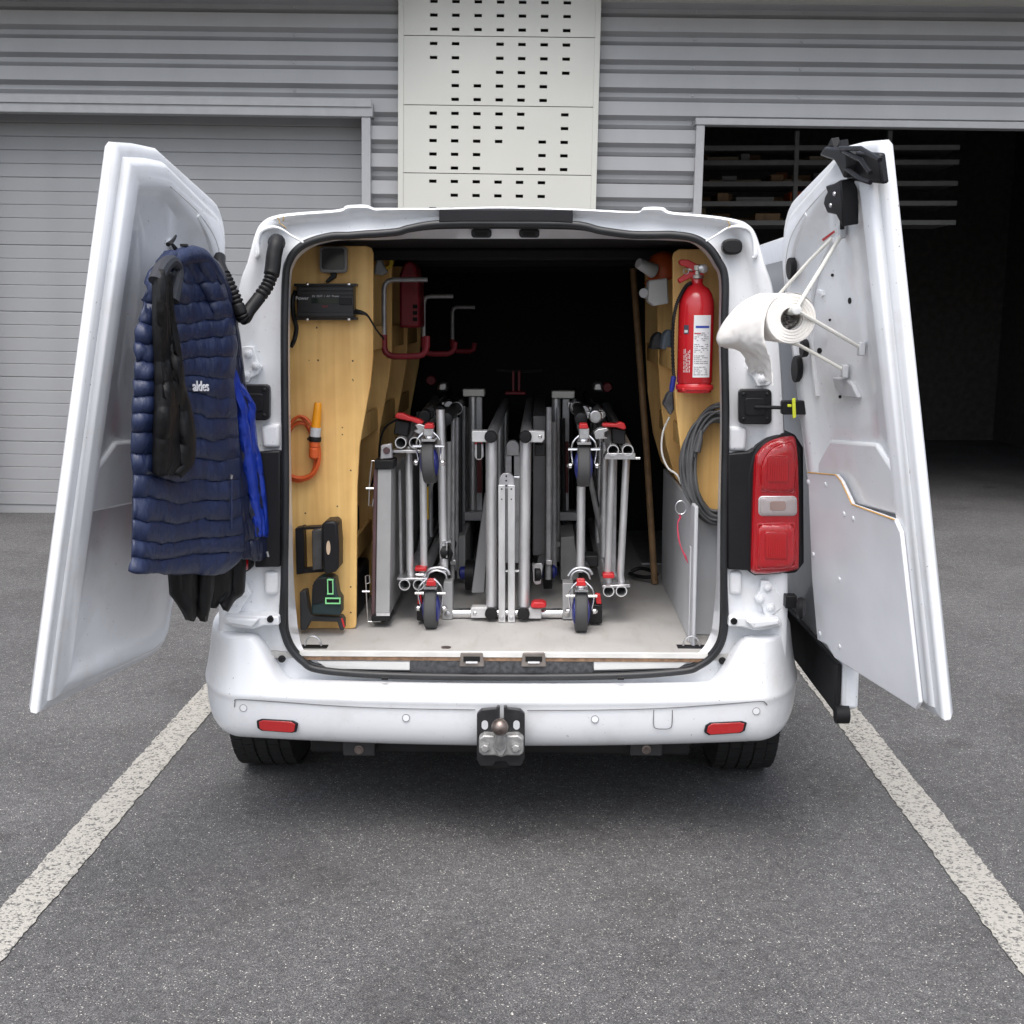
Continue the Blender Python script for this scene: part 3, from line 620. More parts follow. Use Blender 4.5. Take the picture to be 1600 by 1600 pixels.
# ledges above the bumper towers
for sg in (-1, 1):
    if sg < 0: poly = [(348, 966), (352, 961), (398, 963), (435, 963), (436, 977), (412, 978), (396, 983), (370, 981), (350, 975)]
    else: poly = [(1220, 969), (1216, 964), (1176, 965), (1140, 965), (1138, 979), (1160, 980), (1178, 985), (1200, 984), (1222, 978)]
    obj('bumper_bracket', MB().ppx(poly, .10, .17), WHITE, van, bevel=.005, seg=3)
    p2 = [(404, 968), (352, 965), (353, 974), (393, 981)] if sg < 0 else [(1166, 971), (1217, 968), (1219, 976), (1179, 983)]
    obj('bracket_step', MB().ppx(p2, .072, .12), WHITE, van, bevel=.006, seg=3)
    p3 = [(412, 893), (437, 893), (437, 930), (412, 930)] if sg < 0 else [(1138, 893), (1160, 893), (1160, 930), (1138, 930)]
    obj('pillar_boss', MB().ppx(p3, .147, .19), WHITE, van, bevel=.012, seg=4)
    p3 = [(407, 665), (438, 661), (438, 700), (410, 700)] if sg < 0 else [(1136, 665), (1168, 668), (1166, 705), (1136, 705)]
    obj('pillar_boss', MB().ppx(p3, .143, .19), WHITE, van, bevel=.012, seg=4)
# tow hitch
hy = -0.045
plate = [(745, 1116), (752, 1109), (776, 1107), (776, 1104), (781, 1104), (781, 1125), (787, 1125), (787, 1104), (792, 1104), (792, 1107), (813, 1109), (820, 1116), (820, 1185), (814, 1197), (795, 1197), (790, 1190), (775, 1190), (770, 1197), (750, 1197), (745, 1187)]
hitch = obj('tow_hitch', MB().ppx(plate, hy, hy + .02), mat('hitch_black', (0.016, 0.016, 0.018), .38, var=.4, scale=30), van, bevel=.003)
for px in (757.5, 807): obj('plate_slot', MB().ppx(rrect(px - 5, 1126, px + 5, 1140, 4.8), hy - .002, hy + .004), GREYP, hitch)
bc = P(781, 1136, -.11)
obj('tow_ball', MB().ball(bc, .0255, 24), RUST, hitch)
obj('ball_neck', MB().tube([bc, bc + Vector((0, .004, -.04)), bc + Vector((0, .02, -.062))], [.014, .013, .019], 16), CAST, hitch)
cl = [(748, 1154), (756, 1149), (772, 1150), (776, 1155), (788, 1155), (792, 1150), (810, 1149), (818, 1155), (818, 1177), (812, 1181), (791, 1181), (783, 1184), (774, 1181), (754, 1181), (748, 1176)]
cb = obj('ball_clamp', MB().ppx(cl, -.085, hy), CAST, hitch, bevel=.005, seg=3)
obj('clamp_web', MB().ppx([(775, 1150), (789, 1150), (792, 1170), (786, 1182), (778, 1182), (772, 1170)], -.10, -.08), CAST, hitch, bevel=.004)
for px in (757.5, 806):
    c = P(px, 1168, -.085); o = obj('clamp_bolt', MB().lathe([(.017, 0), (.017, .003), (.0125, .0035), (.0125, .011), (.010, .013)], c, (0, -1, 0), 6), CAST, hitch)
obj('tow_bar_beam', MB().box(-.62, .60, .18, .24, .20, .27), RUBBER, van, bevel=.01)
obj('tow_bar_stay', MB().box(-.05, .03, hy + .02, .20, .225, .275), RUBBER, van, bevel=.01)
for px in (561, 1010):
    c = P(px, 1171, .12); o = obj('tow_bar_bracket', MB().box(c.x - .052, c.x + .05, .12, .2, c.z - .022, c.z + .03), mat('under_black', (0.02, .02, .021), .55), van, bevel=.004)
    obj('bracket_bolt', MB().lathe([(.015, 0), (.015, .004), (.009, .005), (.009, .009)], c + Vector((0, 0, 0)), (0, -1, 0), 12), RUST, o)
# underbody and wheels
obj('underbody_light_block', MB().box(-.86, .84, .24, 4.3, .30, .40).box(-.62, .60, .40, 1.5, .14, .34).box(-.70, .68, 1.5, 3.3, .12, .34), DARK, van)  # the two lower boxes are added to block light and darken the ground
obj('rear_axle', MB().cyl((-.8, .85, .24), (.78, .85, .24), .05), DARK, van)
RW = .33
for x in (-.865, .848):
    for y in (.82, 3.75):
        prof = [(.20, -.105), (.27, -.112), (.305, -.108), (.322, -.095), (.329, -.07), (.33, -.03), (.33, .03), (.329, .07), (.322, .095), (.305, .108), (.27, .112), (.20, .105)]
        wh = obj('wheel', MB().lathe([(.03, -.05), (.16, -.07), (.20, -.09), (.20, .09), (.16, .06), (.03, .04)], (x, y, GZ + RW), (1, 0, 0), 28), ALUD, van)
        ty = obj('tyre', MB().lathe(prof, (x, y, GZ + RW), (1, 0, 0), 56, caps=False), TYREM, wh)
        if y < 1:
            tr = MB()
            for k in range(44):
                a = 2 * math.pi * k / 44
                for s_ in (-.085, -.045, 0.0, .045, .085):
                    aa = a + (0.07 if s_ in (-.045, .045) else 0); rr = .331 if abs(s_) < .08 else .328
                    d1 = Vector((0, math.cos(aa), math.sin(aa))); d2 = Vector((0, -math.sin(aa), math.cos(aa))); c = Vector((x + s_, y, GZ + RW))
                    q = [c + d1 * (rr - .006) + d2 * sy * .020 + Vector((sx * .0185, 0, 0)) for sx, sy in ((-1, -1), (1, -1), (1, 1), (-1, 1))]
                    tr.slab(q, d1 * .011)
            t2 = obj('tread', tr, TYREM, ty, smooth=0); t2['kind'] = 'stuff'; ty.parent = van; t2.parent = ty
# ------------------------------------------------------------------ pillar details
def hinge_plate(poly, bolts, Y=.142):
    o = obj('hinge', MB().ppx(poly, Y - .008, Y + .02), WHITE, van, bevel=.003, seg=2)
    for px, py in bolts:
        obj('hinge_bolt', MB().lathe([(.014, 0), (.013, .004), (.0095, .0045), (.009, .010), (.005, .012)], P(px, py, Y - .008), (0, -1, 0), 12), WHITE, o)
    return o
hinge_plate([(366, 546), (376, 541), (396, 541), (399, 553), (403, 566), (409, 573), (403, 585), (391, 591), (388, 598), (366, 596)], [(388, 553), (400, 571), (383, 586)])
hinge_plate([(1211, 548), (1203, 560), (1184, 561), (1172, 564), (1168, 577), (1178, 592), (1183, 604), (1202, 602), (1216, 590)], [(1176, 577), (1191, 592)])
hg = hinge_plate([(1190, 907), (1203, 908), (1210, 920), (1221, 930), (1240, 933), (1240, 950), (1222, 951), (1212, 957), (1204, 963), (1194, 961), (1192, 948), (1180, 937), (1181, 932), (1188, 922)], [(1199, 918), (1188, 936), (1204, 949)], .136)
obj('hinge_pin_block', MB().bpx(1228, 931, 1245, 951, .09, .13), RUBBER, hg, bevel=.003)
obj('door_stop', MB().lathe([(.004, -.012), (.030, -.010), (.034, 0), (.030, .010), (.004, .014)], P(1251, 950, .06), (1, -.35, 0), 20), RUBBER, hg)
hinge_plate([(340, 940), (352, 958), (368, 962), (375, 956), (378, 948), (392, 928), (388, 918), (380, 905), (366, 905)], [(366, 942), (381, 926)], .136)
for sg, x0, x1, y0, y1 in ((-1, 370, 420, 601, 657), (1, 1155, 1206, 608, 663)):
    o = obj('check_strap_plate', MB().ppx(rrect(x0, y0, x1, y1, 7), .128, .16), BLACKP, van, bevel=.004)
    obj('plate_boss', MB().ppx(rrect(x0 + 9, y0 + 14, x1 - 9, y1 - 14, 5), .124, .13), BLACKP, o, bevel=.002)
    for dx, dy in ((7, 8), (x1 - x0 - 7, 8), (x1 - x0 - 7, y1 - y0 - 8), (7, y1 - y0 - 8)):
        obj('rivet', MB().lathe([(.006, 0), (.006, .002), (.003, .004)], P(x0 + dx, y0 + dy, .128), (0, -1, 0), 10), RUBBER, o)
a = P(1180, 636, .124); b = P(1224, 637, .075)
st = obj('check_strap', MB().tube([a, b], .0055, 8), BLACKP, van)
obj('strap_block', MB().ppx(rrect(1222, 626, 1262, 648, 3), .06, .09), BLACKP, st, bevel=.003)
obj('strap_clip', MB().ppx([(1238, 623), (1243, 622), (1244, 652), (1239, 654)], .052, .06).ppx([(1231, 632), (1237, 632), (1237, 636), (1231, 636)], .053, .06), mat('neon_yellow', (0.75, 0.80, 0.05), .5), st, bevel=.001)
for px, py in ((1145, 385),):
    c = P(px, py, .130)
    obj('rubber_plug', MB().ppx([(px + 15.5 * math.copysign(abs(math.cos(t)) ** .75, math.cos(t)), py + 12.5 * math.copysign(abs(math.sin(t)) ** .75, math.sin(t))) for t in [2 * math.pi * k / 28 for k in range(28)]], .120, .16), RUBBER, van, bevel=.006, seg=3)
# sealant beads at the roof corners
SEAL2 = mat('sealant', (0.70, 0.69, 0.66), .5, var=.08); RUSTY = mat('rust_mark', (0.36, 0.25, 0.10), .8, var=.5, scale=80)
obj('sealant_bead', MB().tube([P(x, y, .127) for x, y in ((474, 379), (455, 368), (440, 358), (425, 355), (408, 362), (402, 378), (403, 396), (400, 402))], [.0025, .003, .0035, .005, .006, .007, .008, .004], 8, smooth=5), WHITE, van)
obj('sealant_bead', MB().tube([P(x, y, .127) for x, y in ((1103, 377), (1120, 367), (1138, 356), (1155, 354), (1172, 360), (1179, 378), (1180, 398), (1176, 403))], [.0025, .003, .0035, .005, .006, .007, .008, .004], 8, smooth=5), WHITE, van)
for a in (((433, 340), (437, 347)), ((443, 338), (442, 346)), ((436, 348), (447, 357)), ((1137, 345), (1141, 356)), ((1141, 352), (1134, 358))):
    obj('rust_mark', MB().tube([P(*a[0], .126), P((a[0][0] + a[1][0]) / 2 + 1, (a[0][1] + a[1][1]) / 2, .125), P(*a[1], .126)], .0018, 6), RUSTY, van)
# black corner trims and tail lamps
obj('corner_trim', MB().ppx([(1137, 709), (1170, 706), (1180, 700), (1176, 892), (1137, 890)], .128, .17), BLACKP, van, bevel=.005)
obj('corner_trim', MB().ppx([(398, 707), (438, 704), (438, 886), (398, 887)], .128, .17), BLACKP, van, bevel=.005)
LAMP = [(1178, 722), (1184, 706), (1197, 692), (1216, 684), (1237, 681), (1243, 688), (1246.5, 720), (1248, 800), (1247.5, 878), (1243, 890), (1215, 895), (1186, 897), (1175, 894), (1172.5, 882), (1174, 800)]
def lamp(mir):
    def B(m): return m.mirror(VC) if mir else m
    hs_ = obj('tail_lamp', B(MB().ppx([(1166, 745), (1174, 712), (1183, 697), (1200, 684), (1222, 676), (1242, 678), (1256, 700), (1257, 880), (1245, 896), (1180, 900), (1168, 893)], .125, .40)), BLACKP, van, bevel=.010, seg=3)
    def puff(poly, Yb, h, inset=.86):
        pts = [P(x, y, Yb) for x, y in poly]; c = sum(pts, Vector()) / len(pts); ls = []
        for k, (s, d) in enumerate(((1, 0), (.99, h * .45), (.955, h * .8), (inset, h), (.5, h * 1.1), (.02, h * 1.12))):
            ls.append([Vector((c.x + (p.x - c.x) * s, Yb - d, c.z + (p.z - c.z) * s)) for p in pts])
        m = MB(); m.loops(ls); return m
    LP = catmull([(x, y, 0) for x, y in LAMP], 3); LP = [(p.x, p.y) for p in LP]
    obj('lens', B(puff(LP, .122, .024, .90)), LENSR, hs_, smooth=50)
    for poly in ([(1188, 735), (1193, 716), (1206, 700), (1224, 692), (1236, 691), (1240, 700), (1242, 735), (1241, 766), (1230, 769), (1198, 768), (1189, 764)],
                 [(1184, 826), (1190, 819), (1234, 818), (1241, 824), (1242, 876), (1236, 886), (1190, 889), (1183, 884)]):
        obj('lens_block', B(puff(poly, .0985, .012, .80)), LENSR, hs_, smooth=50, bevel=.0)
    o = obj('reversing_lens', B(puff(rrect(1186, 776, 1244, 805, 6), .0985, .011, .86)), LENSC, hs_, smooth=50)
    DEEP = mat('deep_red', (0.38, 0.005, 0.009), .12, coat=1.0); BRT = mat('bright_red', (0.46, 0.006, 0.010), .10, coat=1.0)
    for k, (cx_, cy_, hw_, hh_) in enumerate(((1216, 733, 17, 22), (1213, 853, 18, 22))):
        bw = obj('reflector_bowl', B(MB().ppx(rrect(cx_ - hw_, cy_ - hh_, cx_ + hw_, cy_ + hh_, 5), .0838, .090)), DEEP, hs_, bevel=.002)
        m = MB()
        for q in range(9):
            x_ = cx_ - 15 + q * 3.5; m.bpx(x_, cy_ - 19, x_ + 1.9, cy_ + 19, .0812, .0840)
        obj('flutes', B(m), BRT, bw, bevel=.0006)
    for poly in ([(1188, 735), (1193, 716), (1206, 700), (1224, 692), (1236, 691), (1240, 700), (1242, 735), (1241, 766), (1230, 769), (1198, 768), (1189, 764)],
                 [(1184, 826), (1190, 819), (1234, 818), (1241, 824), (1242, 876), (1236, 886), (1190, 889), (1183, 884)]):
        ring = catmull([P(x, y, .0965) for x, y in poly], 3); obj('lens_ridge', B(MB().tube(ring, .0032, 8, closed=True)), LENSR, hs_)
    obj('clear_frame', B(MB().tube([P(x, y, .0965) for x, y in rrect(1186, 776, 1244, 805, 6)], .0026, 8, closed=True)), mat('lamp_chrome', (.75, .72, .72), .15, .6), hs_)
    obj('reverse_bulb', B(MB().ppx(rrect(1203, 783, 1228, 798, 4), .0855, .089)), mat('amber_grey', (.42, .30, .27), .2, .3), hs_, bevel=.001)
lamp(False); lamp(True)
# ------------------------------------------------------------------ rubber wiring conduit between pillar and left door
pth = [P(432, 379, .13), P(432, 381, .085), P(428, 400, .070), P(425, 425, .06), P(418, 446, .045), P(404, 466, .02), P(390, 484, 0.0), P(382, 497, -.02), P(376, 488, -.03), P(368, 468, -.03), P(358, 446, -.03), P(349, 428, -.02), P(343, 414, .0), P(343, 402, .03)]
cc = catmull(pth, 10, closed=False); rr_ = []
for i, p in enumerate(cc):
    t = i / 10; r0 = .0235 if t < 3.3 else (.0175 if t < 5 else .0190)
    if t < 1: r0 = .026
    if t > 11: r0 = .018
    if 3.3 < t < 5 or 8.6 < t < 11 or 7.0 < t < 7.9: r0 = .0165 + .0035 * (1 if i % 3 else -.6)
    rr_.append(r0)
obj('wiring_conduit', MB().tube(cc, rr_, 14), RUBBER, van, smooth=60)
# ------------------------------------------------------------------ sliding side door, slid back outside the right flank
xd = 1.045
sdoor = obj('sliding_door', MB().prism([(xd, .40), (xd + .05, .40), (xd + .045, 1.15), (xd - .06, 1.86), (xd - .11, 1.86), (xd - .01, 1.15)], .05, 1.15), WHITE, van, bevel=.012, seg=3)
obj('door_window', MB().add([(xd - .030, .20, 1.25), (xd - .030, 1.02, 1.25), (xd - .100, 1.02, 1.78), (xd - .100, .20, 1.78)], [(0, 1, 2, 3)]), GLASS, sdoor, smooth=0, solid=.006)
obj('lower_strip', MB().box(xd - .022, xd - .003, .06, 1.14, .385, .54), RUBBER, sdoor, bevel=.006)  # black strip along the foot of the inner face
obj('roller', MB().cyl((xd - .02, .05, .385), (xd + .02, .05, .385), .028), RUBBER, sdoor)
# ------------------------------------------------------------------ rear doors
class Door:
    def __init__(s, sg):
        s.sg = sg; a = P(1265 if sg > 0 else 318, 800, .15); b = P(1214 if sg > 0 else 362, 380, .15)
        if sg < 0: a = Vector((2 * VC - P(1265, 800, .15).x, a.y, P(1265, 800, .15).z)); 
        s.a = a; s.hd = (b - a) / (b.z - a.z)
        ang = R(10.5); s.dir = Vector((sg * math.sin(ang), -math.cos(ang), 0))
        n = s.hd.cross(s.dir); s.n = n.normalized();
        if s.n.x * sg > 0: s.n = -s.n      # inner face normal points to the middle of the van
    def at(s, u, z, w=0.0): return s.a + s.hd * (z - s.a.z) + s.dir * u + s.n * w
    def hit(s, px, py, w=0.0):
        p = PP(px, py, s.a + s.n * w, s.n); q = p - s.a - s.n * w; z = p.z - s.n.z * w
        return p
    def uz(s, px, py, w=0.0):
        p = s.hit(px, py, w); base = p - s.n * w
        z = base.z; u = (base - s.a - s.hd * (z - s.a.z)).dot(s.dir); return u, z
def build_door(sg, label):
    D = Door(sg)
    UW = .70
    def top(u):   # top outline of the leaf
        c = .12
        base = 1.885 + .26 * min(u, .52) - .10 * max(0, u - .52)
        if u < c: base -= (c - math.sqrt(max(0, c * c - (c - u) ** 2))) * 1.1
        return base
    def bot(u):
        c = .10; base = .545 + .02 * u
        if u < c: base += (c - math.sqrt(max(0, c * c - (c - u) ** 2))) * .5
        return base
    us = [0, .004, .012, .03, .05, .075, .1, .13, .2, .3, .4, .5, .6, .66, .69, .70]
    outline = [(u, top(u)) for u in us] + [(u, bot(u)) for u in reversed(us)]
    cu = UW * .5; cz = 1.22
    def loop(ins, w):
        o = []
        for u, z in outline:
            du = cu - u; uu = u + math.copysign(min(ins, abs(du)), du) if abs(du) > .25 else u + du / .25 * ins
            dz = cz - z; zz = z + math.copysign(ins, dz) if abs(dz) > .3 else z + dz / .3 * ins
            o.append(D.at(uu, zz, w))
        return o
    m = MB()
    ls = [loop(.24, -.055), loop(.05, -.055), loop(.012, -.05), loop(0, -.035), loop(0, -.02), loop(.008, -.012), loop(.028, -.010), loop(.034, .004), loop(.045, .010), loop(.085, .012), loop(.098, .006), loop(.118, -.014), loop(.24, -.015)]
    m.loops(ls)
    n = len(outline)
    m.f.append(tuple(range(n))); m.f.append(tuple(range(len(m.v) - n, len(m.v))))
    o = obj('rear_door', m, WHITE, van, smooth=45, label=label)
    # pressed ribs of the inner frame
    def rib(pts, r, w=.010, name='pressed_rib'): return obj(name, MB().tube([D.at(u, z, w) for u, z in pts], r, 8, smooth=4), WHITE, o)
    rib([(.075, 1.42), (.070, 1.56), (.090, 1.70), (.16, 1.80), (.27, 1.87)], .010, .006)
    rib([(.14, 1.36), (.145, 1.52), (.175, 1.62), (.26, 1.72), (.37, 1.79)], .009, -.012)
    # window/upper pressing edge and waist step
    obj('waist_pressing', MB().slab([D.at(u, z, -.016) for u, z in ((.11, 1.06), (.60, 1.08), (.60, 1.20), (.52, 1.26), (.22, 1.24), (.11, 1.16))], D.n * .018), WHITE, o, bevel=.012, seg=3)
    return D, o
DR, rdoor = build_door(1, 'open right rear door with lining board and black latch')
DL, ldoor = build_door(-1, 'open left rear door behind the hanging jackets')
def dpoly(D, poly, w0, w1, px=True):
    pts = [D.hit(x, y, w1) for x, y in poly] if px else [D.at(u, z, w1) for u, z in poly]
    return MB().slab(pts, -D.n * (w1 - w0))
# right door lining board (lower)
LB = [(1262, 738), (1308, 742), (1318, 752), (1333, 790), (1380, 800), (1380, 1110), (1330, 1060), (1290, 1026), (1277, 1000), (1268, 900)]
z79 = DR.uz(1333, 790, .024)[1]
LBP = [DR.hit(x, y, .024) for x, y in ((1262, 738), (1306, 742), (1314, 752), (1331, 788))] + [DR.at(.63, z79, .024), DR.at(.655, z79 - .03, .024), DR.at(.655, .60, .024), DR.at(.63, .575, .024), DR.at(.12, .572, .024), DR.at(.07, .60, .024)] + [DR.hit(x, y, .024) for x, y in ((1277, 1000), (1268, 900))]
lb = obj('lining_board', MB().slab(LBP, -DR.n * .012), mat('board_white', (0.76, 0.77, 0.80), .35, var=.05, scale=5), rdoor, bevel=.003)
obj('board_edge', MB().tube([DR.hit(x, y, .024) for x, y in ((1262, 738), (1306, 742), (1314, 752), (1331, 788))] + [DR.at(.63, z79, .024)], .0022, 6), mat('ochre_edge', (0.62, 0.36, 0.12), .6), lb)
for x, y in ((1263, 753), (1290, 757), (1319, 803), (1271, 866), (1281, 990), (1312, 1010), (1333, 810), (1312, 905)):
    obj('screw', MB().lathe([(.008, 0), (.007, .003), (.003, .004)], DR.hit(x, y, .024), DR.n, 10), WHITE, lb)
# black latch and brake-lamp housing at the top of the right door
lt = obj('door_latch', dpoly(DR, [(1302, 287), (1312, 281), (1316, 320), (1316, 355), (1306, 336), (1292, 333), (1286, 318), (1288, 308), (1292, 300), (1289, 291)], .005, .05), BLACKP, rdoor, bevel=.004)
obj('latch_rod', MB().tube([DR.hit(1316, 290, .03), DR.hit(1316, 358, .03)], .006, 8), BLACKP, lt)
for x, y in ((1304, 303), (1298, 321)): obj('latch_screw', MB().lathe([(.006, 0), (.005, .003)], DR.hit(x, y, .05), DR.n, 10), STEEL, lt)
hk = obj('upper_latch_cover', dpoly(DR, [(1279, 243), (1287, 230), (1310, 232), (1322, 240), (1324, 262), (1318, 280), (1309, 262), (1303, 252)], .004, .045), BLACKP, rdoor, bevel=.006)
obj('cover_fin', dpoly(DR, [(1292, 230), (1299, 216), (1303, 232)], .01, .03), BLACKP, hk)
obj('cover_fin', dpoly(DR, [(1306, 232), (1313, 219), (1316, 238)], .01, .03), BLACKP, hk)
obj('cover_rib', MB().tube([DR.hit(x, y, .045) for x, y in ((1318, 236), (1345, 250), (1360, 270))], .006, 8).tube([DR.hit(x, y, .04) for x, y in ((1320, 262), (1345, 280), (1360, 285))], .006, 8).tube([DR.hit(x, y, .045) for x, y in ((1312, 232), (1345, 232), (1375, 250))], .006, 8), BLACKP, hk)
obj('lamp_housing', dpoly(DR, [(1322, 236), (1372, 240), (1378, 288), (1322, 282)], .0, .02), BLACKP, rdoor, bevel=.006)
def hole(D, poly, o, w=.0): return obj('door_hole', dpoly(D, poly, w, w + .004), mat('hole_black', (0.004, 0.004, 0.004), 0.9), o)
def ell(cx, cy, rx, ry, n=16): return [(cx + rx * math.cos(2 * math.pi * k / n), cy + ry * math.sin(2 * math.pi * k / n)) for k in range(n)]
for e in ((1267, 449, 2.5, 4.5), (1280, 548, 3.5, 4.5), (1300, 430, 2, 2.5), (1312, 620, 2, 2.6), (1296, 500, 1.6, 2), (1327, 470, 2.4, 5)): hole(DR, ell(*e), rdoor, -.017)
obj('door_plug', dpoly(DR, ell(1232, 420, 4.5, 17), .004, .022), RUBBER, rdoor, bevel=.002)
obj('door_plug', dpoly(DR, ell(1252, 545, 4, 14), .004, .022), RUBBER, rdoor, bevel=.002)
obj('door_plug', dpoly(DR, ell(1241, 577, 5.5, 21), .008, .026), RUBBER, rdoor, bevel=.002)
obj('seam_bead', MB().tube([DR.at(u, z, .0105) for u, z in ((.05, 1.0), (.048, 1.35), (.056, 1.66), (.11, 1.79), (.25, 1.87), (.45, 1.93))], .0022, 6, smooth=5), mat('seam_pale', (.50, .50, .50), .6), rdoor)
obj('seam_bead', MB().tube([DL.at(u, z, .0105) for u, z in ((.05, .8), (.048, 1.35), (.056, 1.66), (.11, 1.79), (.25, 1.87), (.45, 1.93))], .0022, 6, smooth=5), mat('seam_pale', (.50, .50, .50), .6), ldoor)
obj('door_catch', dpoly(DR, [(1276, 452), (1284, 455), (1285, 462), (1281, 465), (1282, 460), (1276, 458)], -.016, -.008), WHITE, rdoor, bevel=.001)
obj('lower_bracket', dpoly(DR, [(1300, 590), (1320, 592), (1330, 600), (1340, 622), (1318, 620), (1304, 606)], -.016, -.002), GREYP, rdoor, bevel=.003)
st_ = obj('warning_sticker', dpoly(DR, [(1279, 376), (1307, 357), (1308, 364), (1282, 386)], -.0158, -.014), WHITEP, rdoor)
obj('sticker_print', dpoly(DR, [(1284, 374), (1303, 360), (1304, 363), (1286, 377)], -.0145, -.0130), REDP, st_)
#MARK_OBJECTS
# ================================================================== PLYWOOD SHELF UNITS
def xz(poly, Y): return [(P(x, y, Y).x, P(x, y, Y).z) for x, y in poly]
LPN = xz([(432, 390), (440, 384), (572, 384), (580, 387), (583, 396), (583, 558), (579, 600), (562, 695), (558, 760), (556.5, 975), (555, 981), (549, 985), (432, 985)], .44)
LPN = [(x, max(z, FLZ + .001)) for x, z in LPN]
lsh = thing('shelf_unit', 'tan plywood shelf unit on the left with tall pale end panel', 'shelves', (-.6, .44, FLZ))
ep = obj('end_panel', MB().prism(LPN, .44, .458), PLY, lsh, bevel=.003)
for x, y, r in ((495, 512, .0035), (497, 563, .0032), (551, 564, .0032), (551, 593, .0022), (477, 802, .003), (527, 791, .0028), (535, 668, .0025), (535, 679, .0025), (548, 917, .003), (548, 957, .003), (548, 735, .003), (483, 563, .0018), (552, 595, .0018)):
    obj('screw_hole', MB().lathe([(r, 0), (r * .8, .0012)], P(x, y, .44), (0, -1, 0), 10), mat('screw_dark', (0.10, 0.065, 0.035), .6), ep)
PLYD = PLY
for y in (.95, 1.5, 2.05): obj('divider', MB().prism(LPN, y, y + .018), PLY, lsh, bevel=.003)
obj('back_board', MB().box(-.785, -.770, .46, 2.3, FLZ, 1.75), PLY, lsh)
for z_, xl_ in ((.78, -.53), (1.20, -.50), (1.50, -.46)):
    obj('shelf', MB().box(-.77, xl_, .458, 2.05, z_ - .018, z_), PLY, lsh)
    obj('shelf_lip', MB().box(xl_, xl_ + .015, .459, .949, z_ - .02, z_ + .06), PLY, lsh, bevel=.002)
    obj('shelf_lip', MB().box(xl_, xl_ + .015, .969, 1.499, z_ - .02, z_ + .06), PLY, lsh, bevel=.002)
    obj('shelf_lip', MB().box(xl_, xl_ + .015, 1.519, 2.049, z_ - .02, z_ + .06), PLY, lsh, bevel=.002)
RPN = xz([(1051, 402), (1053, 394), (1061, 389), (1150, 389), (1150, 822), (1112, 817), (1082, 778), (1066, 722), (1056, 640), (1052, 560)], .36)
rsh = thing('shelf_unit', 'plywood shelf unit on the right carrying the red extinguisher', 'shelves', (.65, .36, .92))
ep2 = obj('end_panel', MB().prism(RPN, .36, .378), PLY, rsh, bevel=.003)
for y in (.88, 1.40): obj('divider', MB().prism(RPN, y, y + .018), PLY, rsh, bevel=.003)
obj('back_board', MB().box(.755, .77, .378, 1.42, .92, 1.75), PLY, rsh)
for z_, xl_ in ((.95, .655), (1.17, .60), (1.44, .545)):
    obj('shelf', MB().box(xl_ + .012, .755, .379, 1.40, z_ - .018, z_), PLY, rsh)
    obj('shelf_lip', MB().box(xl_, xl_ + .012, .379, .879, z_ - .02, z_ + .05), PLY, rsh, bevel=.002)
    obj('shelf_lip', MB().box(xl_, xl_ + .012, .899, 1.399, z_ - .02, z_ + .05), PLY, rsh, bevel=.002)
sc_ = obj('wheel_arch_cover', MB().box(.605, .617, .24, 1.24, FLZ, 1.0).box(.617, .79, .385, .40, FLZ, 1.0), GREYP, van, bevel=.004)
obj('cover_rail', MB().box(.600, .6045, .29, .318, FLZ + .002, .86), GREYP, sc_, bevel=.001)
sc2 = obj('wheel_arch_cover', MB().box(-.79, -.74, .25, .435, FLZ, .93), GREYP, van, bevel=.004)

# ================================================================== THINGS ON THE LEFT END PANEL
yv = .44
t = thing('work_lamp', 'square dark led work lamp at the top of the plywood panel', 'lamp', P(520, 424, yv))
obj('housing', MB().ppx(rrect(499, 385, 542, 426, 6), .405, .432), mat('lamp_grey', (0.20, 0.20, 0.20), .45), t, bevel=.004, seg=3)
obj('lamp_glass', MB().ppx(rrect(502.5, 388, 538, 421, 4), .403, .41), mat('lamp_dark', (0.018, 0.02, 0.024), .15), t, bevel=.001)
obj('bracket', MB().ppx([(515, 424), (526, 424), (524, 434), (512, 442), (508, 440), (517, 430)], .42, .439), BLACKP, t, bevel=.002)
t = thing('power_inverter', 'black power inverter box screwed to the plywood panel', 'inverter', P(508, 500, yv))
INV = mat('inverter_black', (0.012, 0.012, 0.014), .4)
cs = obj('case', MB().bpx(463, 446, 553, 497, .385, .438), INV, t, bevel=.004)
for y0, y1 in ((449, 454), (456, 461), (488, 494)): obj('cooling_fin', MB().bpx(464, y0, 552, y1, .380, .386), INV, cs, bevel=.001)
obj('flange', MB().bpx(459, 443, 557, 447, .40, .44).bpx(461, 496, 557, 500, .40, .44), INV, t, bevel=.001)
obj('display', MB().bpx(486, 466, 528, 474, .383, .386), mat('display_dark', (0.012, 0.022, 0.016), .12), cs)
obj('socket', MB().bpx(530, 466, 549, 476, .378, .386), BLACKP, cs, bevel=.001)
for x, y in ((480, 444.5), (545, 444.5), (480, 499), (545, 499)): obj('screw', MB().lathe([(.006, 0), (.005, .003), (.002, .004)], P(x, y, .399), (0, -1, 0), 10), CHROME, t)
LET = mat('print_white', (0.55, 0.55, 0.55), .6)
obj('lettering', text_mesh('Power', .016, facing(P(472, 466, .3845))), LET, cs, smooth=0)
obj('lettering', text_mesh('IN  OUT  /  AC  Power', .009, facing(P(509, 462.8, .379))), LET, cs, smooth=0)
obj('lettering', text_mesh('220 V', .008, facing(P(508, 479, .3845))), mat('print_red', (0.35, 0.03, 0.03), .6), cs, smooth=0)
obj('cable', MB().tube([P(x, y, Y) for x, y, Y in ((462, 455, .41), (457, 470, .40), (459, 495, .41), (463, 512, .42), (460, 530, .42), (455, 541, .40))], .0075, 8, smooth=6), RUBBER, t)
